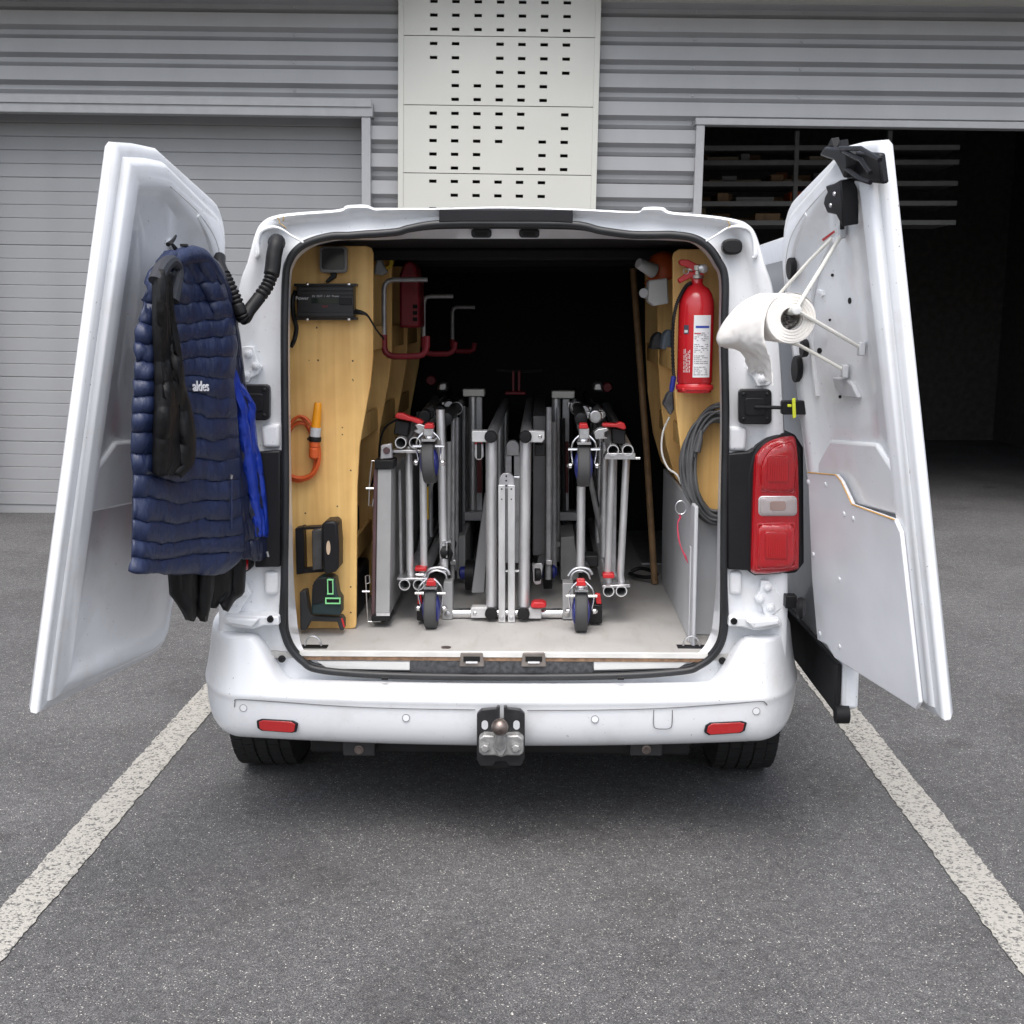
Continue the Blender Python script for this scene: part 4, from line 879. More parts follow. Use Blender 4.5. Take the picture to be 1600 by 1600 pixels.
obj('cable', MB().tube([P(x, y, Y) for x, y, Y in ((556, 487, .41), (566, 489, .40), (575, 494, .40), (588, 515, .43), (600, 530, .52))], [.009, .007, .0035, .003, .003], 8, smooth=6), RUBBER, t)
# orange cable coil with amber torch
t = thing('cable_coil', 'coil of thin orange cable hanging on the plywood panel', 'cable', P(470, 742, yv))
random.seed(5)
for k in range(5):
    cx, cy, rx, ry = 468 + random.uniform(-2, 3), 699 + k * 1.5, 25 + random.uniform(-3, 6), 46 + random.uniform(-5, 5)
    obj('loop', MB().tube([P(cx + rx * math.cos(a) + 3 * math.sin(2 * a), cy + ry * math.sin(a), .405 + .006 * k) for a in [2 * math.pi * i / 36 for i in range(36)]], .0042, 8, closed=True), ORANGE, t)
t = thing('hand_torch', 'amber and orange tubular lamp strapped above the cable coil', 'torch', P(491, 714, yv))
a0 = P(497, 629, .40); a1 = P(493.5, 668, .40); a2 = P(492, 688, .40); a3 = P(490, 714, .40)
obj('amber_tube', MB().lathe([(.010, 0), (.0125, .006), (.0135, .03), (.0155, (a1 - a0).length)], a0, a1 - a0, 16), YELLOW, t)
obj('grey_collar', MB().lathe([(.0165, 0), (.0175, .004), (.0175, .030), (.0165, (a2 - a1).length)], a1, a2 - a1, 10), GREYP, t)
obj('strap', MB().lathe([(.020, .030), (.021, .033), (.021, .043), (.020, .046)], a1, a2 - a1, 12).bpx(480, 684, 488, 688, .41, .44), RUBBER, t)
obj('orange_body', MB().lathe([(.0175, 0), (.0180, .02), (.0160, .022), (.0160, .026), (.0175, .028), (.0165, (a3 - a2).length), (.010, (a3 - a2).length + .006)], a2, a3 - a2, 16), ORANGE, t)
# black charger cradle
t = thing('wall_bracket', 'black plastic tool cradle screwed low on the plywood panel', 'bracket', P(495, 897, yv))
obj('back_plate', MB().ppx([(461, 826), (474, 823), (476, 896), (463, 898)], .385, .435), BLACKP, t, bevel=.002)
obj('arm', MB().ppx([(474, 824), (508, 822), (508, 826), (474, 828)], .37, .41), BLACKP, t, bevel=.002)
obj('arm', MB().ppx([(474, 889), (506, 887), (506, 894), (474, 896)], .37, .41), BLACKP, t, bevel=.002)
obj('clamp_block', MB().ppx([(487, 829), (503, 826), (504, 890), (488, 892)], .34, .40), mat('dark_grey_plastic', (0.05, .05, .052), .5, var=.3, scale=30), t, bevel=.004)
cu = obj('holder_cup', MB().ppx([(502, 820), (508, 815), (521, 814), (527, 818), (529, 850), (529, 888), (524, 894), (509, 898), (505, 893)], .30, .40), BLACKP, t, bevel=.008, seg=3)
obj('badge', MB().ppx(ell(513, 856, 3.2, 11), .297, .302), mat('badge_tan', (0.55, 0.42, 0.30), .4), cu)
# cross-line laser
t = thing('laser_level', 'dark cross line laser level with bright green framed windows', 'laser level', P(510, 980, yv))
obj('body', MB().ppx([(487, 922), (490, 909), (500, 903), (516, 902), (523, 906), (527, 930), (532, 938), (532, 962), (486, 960)], .31, .385), NAVYD, t, bevel=.006, seg=3)
obj('top_grip', MB().ppx([(488, 915), (494, 905), (512, 902), (508, 940), (489, 945)], .305, .312), RUBBER, t, bevel=.002)
def frame_px(x0, y0, x1, y1, w, Y): 
    m = MB(); 
    m.bpx(x0, y0, x1, y0 + w, Y - .003, Y + .001).bpx(x0, y1 - w, x1, y1, Y - .003, Y + .001).bpx(x0, y0 + w, x0 + w, y1 - w, Y - .003, Y + .001).bpx(x1 - w, y0 + w, x1, y1 - w, Y - .003, Y + .001); return m
obj('window_frame', frame_px(511, 905, 521, 929, 2, .303), NEON, t)
obj('window_frame', frame_px(508, 934, 532, 944, 2, .303), NEON, t)
obj('window_glass', MB().bpx(513, 907, 519, 927, .303, .31).bpx(510, 936, 530, 942, .303, .31), mat('lens_black', (0.006, 0.006, 0.008), .1), t)
obj('mount', MB().ppx([(468, 925), (478, 923), (482, 950), (486, 962), (533, 964), (537, 970), (537, 985), (531, 985), (527, 972), (485, 971), (478, 985), (469, 985)], .36, .41), mat('mount_grey', (0.035, .037, .04), .5), t, bevel=.004)
obj('red_pin', MB().tube([P(534, 966, .33), P(538, 980, .33)], .003, 8), REDP, t)

# ================================================================== THINGS IN THE LEFT SHELVES
def hook(Y, pts, nred, label):
    t = thing('storage_hook', label, 'hook', P(*pts[nred], Y), 'u shaped hooks along the left shelves')
    q = [P(x, y, Y) for x, y in pts]
    obj('grey_rod', MB().tube(q[:nred + 1], .0088, 10), ALUD, t); obj('red_sleeve', MB().tube(q[nred:], .0115, 10), DRED, t)
hook(.80, [(668, 437), (614, 437), (606, 439.5), (602, 444), (600, 452), (600, 523), (600, 543), (603, 551), (608, 555), (616, 557), (652, 556.5), (660, 554), (665, 548), (667, 540), (667, 525)], 5, 'nearest u shaped hook with grey rod and red sleeve')
hook(1.25, [(708, 463), (672, 463), (666, 464.5), (663, 469), (662, 476), (662, 526), (662, 540), (664, 547), (669, 552), (676, 553), (700, 553), (706, 550), (710, 544), (711, 534)], 5, 'second u shaped hook, dim behind the nearest one')
hook(1.75, [(742, 480), (714, 480), (709, 482), (707, 488), (707, 530), (707, 540), (710, 547), (716, 549), (734, 549), (740, 546), (742, 536)], 4, 'farthest u shaped hook deep in the dark load space')
t = thing('fuel_can', 'dark red plastic can standing behind the hooks', 'can', P(640, 512, 1.15))
obj('body', MB().ppx([(624, 430), (630, 412), (640, 406), (648, 414), (655, 440), (656, 512), (624, 512)], 1.05, 1.25), DRED, t, bevel=.01)
obj('vents', MB().bpx(645, 476, 652, 482, 1.045, 1.06).bpx(645, 486, 652, 492, 1.045, 1.06).bpx(645, 496, 652, 502, 1.045, 1.06), mat('hole_black', (.004, .004, .004), .9), t)
tag(obj('spray_bottle', MB().ppx([(584, 428), (588, 404), (593, 402), (598, 414), (604, 424), (596, 430)], .86, .93), mat('bottle_grey', (0.45, .47, .50), .5), bevel=.006), 'small grey bottle head on the top left shelf', 'bottle')
tag(obj('yellow_tape', MB().lathe([(.016, -.02), (.028, -.02), (.028, .02), (.016, .02), (.016, -.02)], P(603, 409, .93), (0, 1, .2), 20, caps=False), mat('tape_yellow', (.6, .42, .02), .5)), 'yellow tape roll on the top left shelf', 'tape')
DK = mat('dark_goods', (0.03, .03, .032), .6, var=.3); BR = mat('brown_goods', (0.13, 0.06, 0.03), .7, var=.3)
for k, (x, y0, y1, z_, h, m, lb_) in enumerate(((-.63, .50, .75, .78, .15, DK, 'black case on the low left shelf beside the platform'), (-.62, .55, .80, 1.20, .14, BR, 'brown carton on the middle left shelf'), (-.62, 1.0, 1.4, .78, .18, DK, 'black tool case farther along the low left shelf'), (-.62, .55, .9, FLZ, .16, DK, 'black box on the floor under the left shelves'))):
    tag(obj('tool_case', MB().box(x - .12, x + .10, y0, y1, z_ + .001, z_ + h), m, bevel=.012), lb_, 'case', 'cases on the left shelves')
tag(obj('black_cable', MB().tube([P(x, y, .75) for x, y in ((620, 655), (602, 668), (594, 690), (592, 720), (586, 740), (580, 760))], .004, 8, smooth=5), RUBBER), 'thin black cable drooping beside the left scaffold clamp', 'cable')

# ================================================================== THINGS ON THE RIGHT
t = thing('fire_extinguisher', 'red fire extinguisher with white instruction label', 'extinguisher', P(1086, 612, .29))
eb = P(1085, 611, .285); et = P(1089, 452, .285); ax = (et - eb).normalized(); H_ = (et - eb).length; er = .0555
eo = obj('cylinder', MB().lathe([(er * .93, -.004), (er * .97, 0), (er * .97, .020), (er * .93, .024), (er, .030), (er, H_ - .052), (er * .97, H_ - .035), (er * .86, H_ - .014), (er * .68, H_ + .002), (er * .42, H_ + .012), (er * .32, H_ + .018), (er * .32, H_ + .030)], eb, ax, 36), REDX, t, smooth=60)
nk = eb + ax * (H_ + .03)
obj('valve', MB().lathe([(.014, 0), (.020, .003), (.020, .012), (.015, .014), (.015, .026), (.018, .028), (.018, .042), (.008, .046)], nk, ax, 16).cyl(nk + Vector((-.03, -.005, .03)), nk + Vector((.03, -.005, .03)), .008).cyl(nk + Vector((.014, -.02, .032)), nk + Vector((.014, .01, .032)), .013), mat('valve_steel', (.42, .40, .37), .3, .85), t)
obj('gauge', MB().lathe([(.014, 0), (.014, .008), (.011, .010)], nk + Vector((.014, -.022, .032)), (0, -1, 0), 16), STEEL, t)
obj('carry_handle', MB().ppx([(1059, 436), (1076, 424), (1085, 425), (1096, 436), (1094, 446), (1084, 442), (1080, 434), (1062, 443)], .272, .296), REDP, t, bevel=.003)
obj('squeeze_lever', MB().ppx([(1060, 409), (1064, 405), (1076, 406), (1092, 414), (1100, 425), (1098, 438), (1088, 434), (1086, 426), (1074, 418), (1063, 414)], .272, .296), REDP, t, bevel=.003)
obj('safety_pin', MB().tube([P(1072 + 4 * math.cos(a), 424 + 4 * math.sin(a), .27) for a in [2 * math.pi * i / 14 for i in range(14)]], .0015, 6, closed=True), STEEL, t)
hp = [P(x, y, Y) for x, y, Y in ((1080, 442, .275), (1072, 447, .265), (1063, 462, .26), (1056, 480, .265), (1052, 505, .275), (1051, 540, .29), (1052, 575, .30), (1054, 592, .30))]
hc = catmull(hp, 12, closed=False); obj('hose', MB().tube(hc, [.0062 if i % 2 else .0045 for i in range(len(hc))], 8), RUBBER, t)
obj('nozzle', MB().tube([P(1053, 588, .30), P(1050, 606, .30), P(1049, 612, .30)], [.008, .009, .006], 10), BLUEP, t)
obj('bracket_band', MB().lathe([(er * 1.02, 0), (er * 1.06, .003), (er * 1.06, .013), (er * 1.02, .016)], eb + ax * .004, ax, 30, caps=False), REDP, t)
obj('bracket_foot', MB().bpx(1066, 606, 1108, 612, .24, .35), REDP, t, bevel=.002)
def wrap(u0, u1, h0, h1, off):   # curved sheet on the cylinder; u in degrees from facing the camera (+ = right)
    m = MB(); n = 14; ux = ax.cross(Vector((0, 1, 0))).normalized() * -1; 
    if ux.x < 0: ux = -ux
    fy = ux.cross(ax); fy = -fy if fy.y > 0 else fy
    L = [[eb + ax * h + (ux * math.sin(R(u0 + (u1 - u0) * i / n)) + fy * math.cos(R(u0 + (u1 - u0) * i / n))) * (er + off) for i in range(n + 1)] for h in (h0, h1)]
    m.loops(L, closed=False); return m
lb1 = obj('label_sheet', wrap(-14, 45, .045, .235, .0008), mat('label_white', (0.74, .74, .75), .5), eo, recalc=False)
GREYT = mat('print_grey', (0.28, .28, .30), .7); BLUET = mat('print_blue', (0.03, .06, .35), .6)
obj('print', wrap(-8, 38, .196, .203, .0013), BLUET, eo, recalc=False)
random.seed(11)
prn = MB()
for k in range(24):
    h = .052 + k * .0058
    if .19 < h < .21: continue
    if k % 6 == 5: continue
    a = -11; 
    while a < 34:
        b_ = a + random.uniform(3, 12)
        if random.random() < .8: q = wrap(a, min(b_, 36), h, h + .0025, .0014); prn.add(q.v, q.f)
        a = b_ + 2
o_ = obj('print', prn, GREYT, eo, recalc=False)
obj('print', wrap(-12, 8, .178, .181, .0015), mat('print_red2', (.5, .03, .04), .6), eo, recalc=False)
prn = MB()
for k in range(5):
    h = .06
    while h < .12:
        h2 = h + random.uniform(.004, .016); q = wrap(-46 + k * 5, -43.5 + k * 5, h, h2, .0012); prn.add(q.v, q.f); h = h2 + .003
obj('side_print', prn, mat('print_pale', (.65, .5, .5), .6), eo, recalc=False)
obj('round_mark', wrap(-48, -30, .178, .205, .0012), mat('mark_dark', (.05, .05, .07), .5), eo, recalc=False)
obj('round_mark_white', wrap(-45, -33, .182, .190, .0018), LET, eo, recalc=False)
# grey cable coil
t = thing('cable_coil', 'big coil of dark grey cable hanging under the extinguisher', 'cable', P(1105, 820, .34))
random.seed(9)
for k in range(15):
    cx, cy = 1121 + random.uniform(-3, 4), 727 + random.uniform(-4, 6); rx, ry = 53 + random.uniform(-16, 4), 88 + random.uniform(-20, 7)
    sh = random.uniform(-10, 10)
    obj('loop', MB().tube([P(cx + rx * math.cos(a) + sh * math.sin(a) * .5, cy + ry * math.sin(a), .335 - .010 * (k % 4) - .004 * math.sin(3 * a + k)) for a in [2 * math.pi * i / 48 for i in range(48)]], .0052, 8, closed=True), CORD, t)
obj('plug', MB().tube([P(1096, 672, .30), P(1093, 690, .30), P(1089, 706, .30)], [.005, .010, .012], 10, smooth=3).cyl(P(1087, 706, .30), P(1085, 714, .30), .003), CORD, t)
t = thing('white_cable', 'thin pale cable looping from the right shelves', 'cable', P(1055, 740, .4))
obj('lead', MB().tube([P(x, y, Y) for x, y, Y in ((1046, 652, .42), (1036, 675, .40), (1034, 705, .38), (1043, 730, .36), (1058, 742, .345), (1064, 756, .34))], .0032, 8, smooth=6), mat('pale_cable', (.50, .50, .48), .5), t)
t = thing('key_ring', 'steel ring with a pink cord hanging by the grey side cover', 'ring', P(1064, 810, .33))
obj('ring', MB().tube([P(1064 + 8.5 * math.cos(a), 793 + 10.5 * math.sin(a), .33) for a in [2 * math.pi * i / 20 for i in range(20)]], .002, 6, closed=True), STEEL, t)
obj('cord', MB().tube([P(x, y, .335) for x, y in ((1060, 803), (1063, 808), (1059, 818), (1060, 838), (1064, 855), (1071, 870), (1075, 880))], [.003, .004, .002, .003, .002, .004, .001], 6, smooth=5), mat('pink_cord', (.55, .05, .10), .6), t)
tag(obj('wooden_pole', MB().tube([P(1023, 912, 1.17), P(1010, 700, 1.22), P(989, 420, 1.32)], .013, 12), WOOD), 'long wooden pole leaning beside the right shelves', 'pole')
tag(obj('floor_broom', MB().bpx(975, 396, 1003, 410, 1.30, 1.40), mat('grey_head', (.25, .25, .25), .6), bevel=.006), 'grey head at the top of the wooden pole', 'broom')
t = thing('socket_box', 'white plastic socket box on the upper right shelf', 'socket', P(1030, 478, .62))
obj('case', MB().ppx([(1014, 438), (1043, 434), (1045, 474), (1022, 478), (1013, 470)], .60, .70), WHITEP, t, bevel=.005)
obj('socket', MB().lathe([(.018, 0), (.016, .02), (.006, .021)], P(1009, 458, .64), (-.5, -1, 0), 16), GREYP, t)
t = thing('hard_hat', 'orange hard hat on the top right shelf', 'helmet', P(1035, 425, .70))
c_ = P(1036, 416, .74)
obj('shell', MB().lathe([(.062, -.035), (.060, -.01), (.052, .02), (.034, .042), (.012, .050), (.001, .051)], c_, (-.3, -.15, 1), 24), ORANGE, t)
obj('brim', MB().lathe([(.076, -.040), (.077, -.036), (.060, -.034)], c_, (-.3, -.15, 1), 24), ORANGE, t)
tag(obj('paint_cup', MB().lathe([(.026, -.03), (.017, .04)], P(1011, 418, .68), (-.8, -.5, .35), 18), WHITEP), 'white cone shaped cup beside the orange hard hat', 'cup')
for k, (x0, x1, y0, y1, Y, m, lb_) in enumerate(((1016, 1034, 520, 546, .70, DK, 'black pouch on the right shelf behind the extinguisher hose'), (1033, 1050, 516, 546, .62, mat('bag_blue', (.14, .17, .20), .6), 'grey blue bag on the right shelf behind the extinguisher'))):
    tag(obj('tool_pouch', MB().ppx([(x0, y1), (x0 + 4, y0 + 8), (x0 + 9, y0), (x1, y0 - 2), (x1 + 1, y1)], Y, Y + .1), m, bevel=.01, seg=3), lb_, 'pouch', 'pouches on the right shelf')
tag(obj('glue_gun', MB().ppx([(1036, 632), (1044, 614), (1052, 610), (1054, 640), (1048, 650), (1042, 640)], .46, .52), mat('gun_grey', (.12, .12, .13), .5, var=.5), bevel=.006), 'small grey tool hanging at the lower right shelf', 'tool')
tag(obj('black_strap', MB().tube([P(x, y, Y) for x, y, Y in ((986, 893, 1.3), (1000, 888, 1.3), (1018, 892, 1.25), (1026, 898, 1.2), (1012, 902, 1.2), (994, 900, 1.25), (984, 896, 1.3))], .008, 8, smooth=5), RUBBER), 'black strap curled on the floor at the foot of the wooden pole', 'strap')
tag(obj('floor_hatch', MB().box(P(985, 840, 2.2).x, P(985, 840, 2.2).x + .16, 1.55, 2.35, FLZ + .001, FLZ + .012), ALUD, bevel=.003), 'flat grey frame lying on the floor beyond the scaffold', 'frame')

# ================================================================== FOLDED SCAFFOLD TOWER SECTIONS
def vtube(pa, pb, Y, r, n=14, Y2=None): return MB().tube([P(*pa, Y), P(*pb, Y2 if Y2 else Y)], r, n)
def ytube(px, py, Ya, Yb, r, n=16, dz=0.0, dx=0.0):
    a = P(px, py, Ya); return MB().tube([a, Vector((a.x + dx, Yb, a.z + dz))], r, n)
def ypipe(px, py, Ya, Yb, r, dz=0.0, dx=0.0):
    a = P(px, py, Ya); return MB().pipe(a, (a.x + dx, Yb, a.z + dz), r, .0032, 20)
def caster(parent, px, ytop, ybot, Y, tilt=0.0):
    """castor whose wheel is seen edge on; ybot = lowest point of the wheel"""
    a = P(px, ybot, Y); rw = .070; c = Vector((a.x, Y + .03, a.z + rw)); tw = .0215
    fk = obj('castor', MB(), STEEL, parent) if 0 else None
    zt = P(px, ytop, Y).z
    m = MB()
    for s in (-1, 1):
        m.tube([c + Vector((s * .012, -.02, rw + .036)), c + Vector((s * .036, -.025, rw + .012)), c + Vector((s * .041, -.02, rw - .022)), c + Vector((s * .036, -.005, .012)), c + Vector((s * .040, 0, 0))], .0032, 8, smooth=3)
        m.lathe([(.010, 0), (.010, .008), (.006, .013), (.003, .016)], c + Vector((s * .040, 0, 0)), (s, 0, 0), 12)
        m.cyl(c + Vector((s * .022, -.03, rw - .012)), c + Vector((s * .052, -.03, rw - .012)), .005, 10)
    m.box(c.x - .022, c.x + .022, Y - .01, Y + .07, c.z + rw + .004, c.z + rw + .012)
    m.lathe([(.020, 0), (.022, .004), (.022, .014), (.014, .018)], c + Vector((0, .0, rw + .012)), (0, 0, 1), 16)
    fk = obj('castor_fork', m, CHROME, parent)
    obj('castor_stem', MB().box(c.x - .017, c.x + .017, Y - .006, Y + .03, c.z + rw + .022, zt - .014), STEEL, parent, bevel=.003)
    obj('castor_brake', MB().ppx([(px - 8, ytop + 8), (px - 6, ytop), (px + 6, ytop), (px + 8, ytop + 8)], Y - .012, Y + .04), REDP, parent, bevel=.003)
    obj('castor_tyre', MB().lathe([(rw * .62, -tw * .8), (rw * .9, -tw), (rw * .985, -tw * .78), (rw, -tw * .4), (rw, tw * .4), (rw * .985, tw * .78), (rw * .9, tw), (rw * .62, tw * .8)], c, (1, 0, tilt), 36), mat('castor_rubber', (.055, .056, .058), .7, var=.2), parent)
    obj('castor_hub', MB().lathe([(rw * .30, -.030), (rw * .62, -.024), (rw * .62, .024), (rw * .30, .030)], c, (1, 0, tilt), 24), BLUEP, parent)
DKT = mat('dark_tube', (0.035, .036, .038), .4, .3, var=.3, scale=40)
YF_ = .55
# --- middle pair of frames, hinged together
cf = thing('scaffold_section', 'hinged pair of aluminium scaffold frames standing in the middle', 'scaffold section', P(793, 972, YF_))
for px, bx in ((767, 767.5), (821, 818)):
    obj('top_tube', ytube(px, 682, YF_, 2.36, .0200), ALUD, cf)
    obj('bottom_tube', ytube(bx, 958, YF_, 2.36, .0195), ALUD, cf)
    for Y in (YF_ + .035, 1.45, 2.30):
        a = P(px, 690, YF_); b = P(bx, 950, YF_); obj('post', MB().tube([(a.x, Y, a.z), (b.x, Y, b.z)], .0200 if Y < 1 else .018, 18), ALU, cf)
    for q in ((px, 682), (bx, 958)):
        obj('end_cap', MB().lathe([(.0215, 0), (.0215, .012), (.018, .016), (.004, .017)], P(*q, YF_ + .002), (0, -1, 0), 24), RUBBER, cf)
for poly, bolts in (([(737, 673), (762, 673), (762, 691), (737, 691)], []), ([(826, 673), (851, 674), (851, 686), (847, 691.5), (826, 691)], [(844, 682)]),
             ([(735, 952), (737, 949), (761, 949), (761, 966), (735, 966)], [(742, 958)]), ([(826, 951), (846, 951), (846, 967), (826, 967)], [])):
    o = obj('bracket', MB().ppx(poly, YF_ + .005, YF_ + .05), mat('bracket_grey', (0.60, .60, .60), .45, .3, var=.06), cf, bevel=.003)
    for q in bolts: obj('bolt', MB().lathe([(.007, 0), (.006, .004), (.003, .006)], P(*q, YF_ + .005), (0, -1, 0), 10), CHROME, o)
for x0, x1 in ((778.5, 789.5), (793.5, 804.5)):
    o = obj('flat_bar', MB().bpx(x0, 758, x1, 973, YF_ - .015, YF_ + .012), ALU, cf, bevel=.002)
    for y, r in ((764, .003), (780, .0025), (966, .008)): obj('rivet', MB().lathe([(r, 0), (r * .8, .003), (r * .3, .004)], P((x0 + x1) / 2, y, YF_ - .015), (0, -1, 0), 10), STEEL if r > .005 else DKT, o)
hp_ = obj('hinge_plate', MB().ppx([(779.5, 764), (779.5, 752)] + arc((791.5, 751), 12, 180, 0, 14) + [(803.5, 752), (803.5, 764)], YF_ - .004, YF_ + .016), ALUD, cf, bevel=.002)
for x, y in ((791, 744), (791, 751), (791, 759)): obj('hinge_rivet', MB().lathe([(.0035, 0), (.002, .002)], P(x, y, YF_ - .004), (0, -1, 0), 8), DKT, hp_)
Yh = .95
for x0, x1 in ((789.5, 799.5), (803, 813)):
    obj('flat_bar', MB().bpx(x0, 707, x1, 880, Yh, Yh + .02), ALUD, cf, bevel=.002)
obj('hinge_plate', MB().ppx([(791, 712), (791, 700)] + arc((801, 698), 10, 180, 0, 12) + [(811, 700), (811, 712)], Yh - .01, Yh + .02), ALUD, cf, bevel=.002)
obj('hinge_bolt', MB().cyl(P(789, 892, .58), P(813, 892, .58), .005, 10).cyl(P(803, 745, .60), P(812, 745, .60), .006, 10), CHROME, cf)
obj('lock_lever', MB().ppx([(829, 946), (834, 941), (848, 941), (854, 944), (853, 950), (840, 951), (830, 950)], YF_ - .02, YF_ + .03), REDP, cf, bevel=.004)
# cross tube at the foot with end plates
ct = thing('scaffold_crossbar', 'polished round cross tube with grey end plates at floor level', 'cross tube', P(790, 968, .60))
a = P(704, 958, .60); b = P(884, 958, .60); obj('tube', MB().tube([a, b], .0175, 18), CHROME, ct)
for poly, q in (([(693, 909), (707, 909), (707, 968), (691, 968)], (699, 959)), ([(879, 911), (896, 911), (896, 968), (879, 968)], (886, 959))):
    o = obj('end_plate', MB().ppx(poly, .575, .64), mat('plate_grey', (0.40, .40, .405), .5, .4, var=.08), ct, bevel=.002)
    obj('bolt', MB().lathe([(.010, 0), (.010, .004), (.005, .006)], P(*q, .575), (0, -1, 0), 8), STEEL, o)
# dark flat braces leaning behind
tag(obj('flat_brace', MB().slab([P(x, y, Y) for x, y, Y in ((736, 927, .66), (757, 927, .66), (767, 770, .80), (757, 770, .80))], (0, .02, 0)), mat('brace_dark', (.10, .102, .106), .5, .4), bevel=.003), 'dark grey flat brace left of the middle frame', 'brace', 'flat braces by the middle frame')
t = thing('flat_brace', 'dark flat brace with ratchet buckle right of the middle frame', 'brace', P(840, 910, .75))
obj('strip', MB().slab([P(x, y, Y) for x, y, Y in ((832, 905, .75), (845, 905, .75), (866, 818, 1.1), (856, 818, 1.1))], (0, .015, 0)), mat('brace_dark', (.10, .102, .106), .5, .4), t, bevel=.002)
obj('roller', MB().lathe([(.022, -.012), (.026, -.008), (.026, .008), (.022, .012)], P(839, 897, .70), (1, .2, 0), 20), RUBBER, t)
obj('roller_fork', MB().ppx([(831, 881), (846, 880), (848, 884), (845, 912), (838, 914), (834, 911), (832, 890)], .69, .695).ppx([(833, 883), (835, 883), (835, 910), (833, 908)], .67, .73), STEEL, t, bevel=.001)
o = tag(obj('side_board', MB().bpx(833, 650, 852, 868, .9, 2.2), mat('board_dark', (.085, .082, .086), .55, var=.15), bevel=.003), 'dark grey board on edge right of the middle frame', 'board')
for x, y, lb_ in ((748, 705, 'small steel clamp wheel left of the middle frame top'), (842, 703, 'small black clamp block right of the middle frame top')):
    if x < 800:
        t = thing('spring_clamp', lb_, 'clamp', P(x, 722, .57))
        obj('yoke', MB().ppx([(741, 693), (755, 693), (756, 714), (751, 719), (745, 719), (740, 714)], .575, .60), STEEL, t, bevel=.004); obj('pad', MB().bpx(745, 692, 752, 717, .565, .61), RUBBER, t, bevel=.003)
        obj('red_button', MB().bpx(742, 690, 753, 694, .57, .60), REDP, t)
    else: tag(obj('rubber_clamp', MB().bpx(835, 694, 852, 713, .60, .66), RUBBER, bevel=.004), lb_, 'clamp')
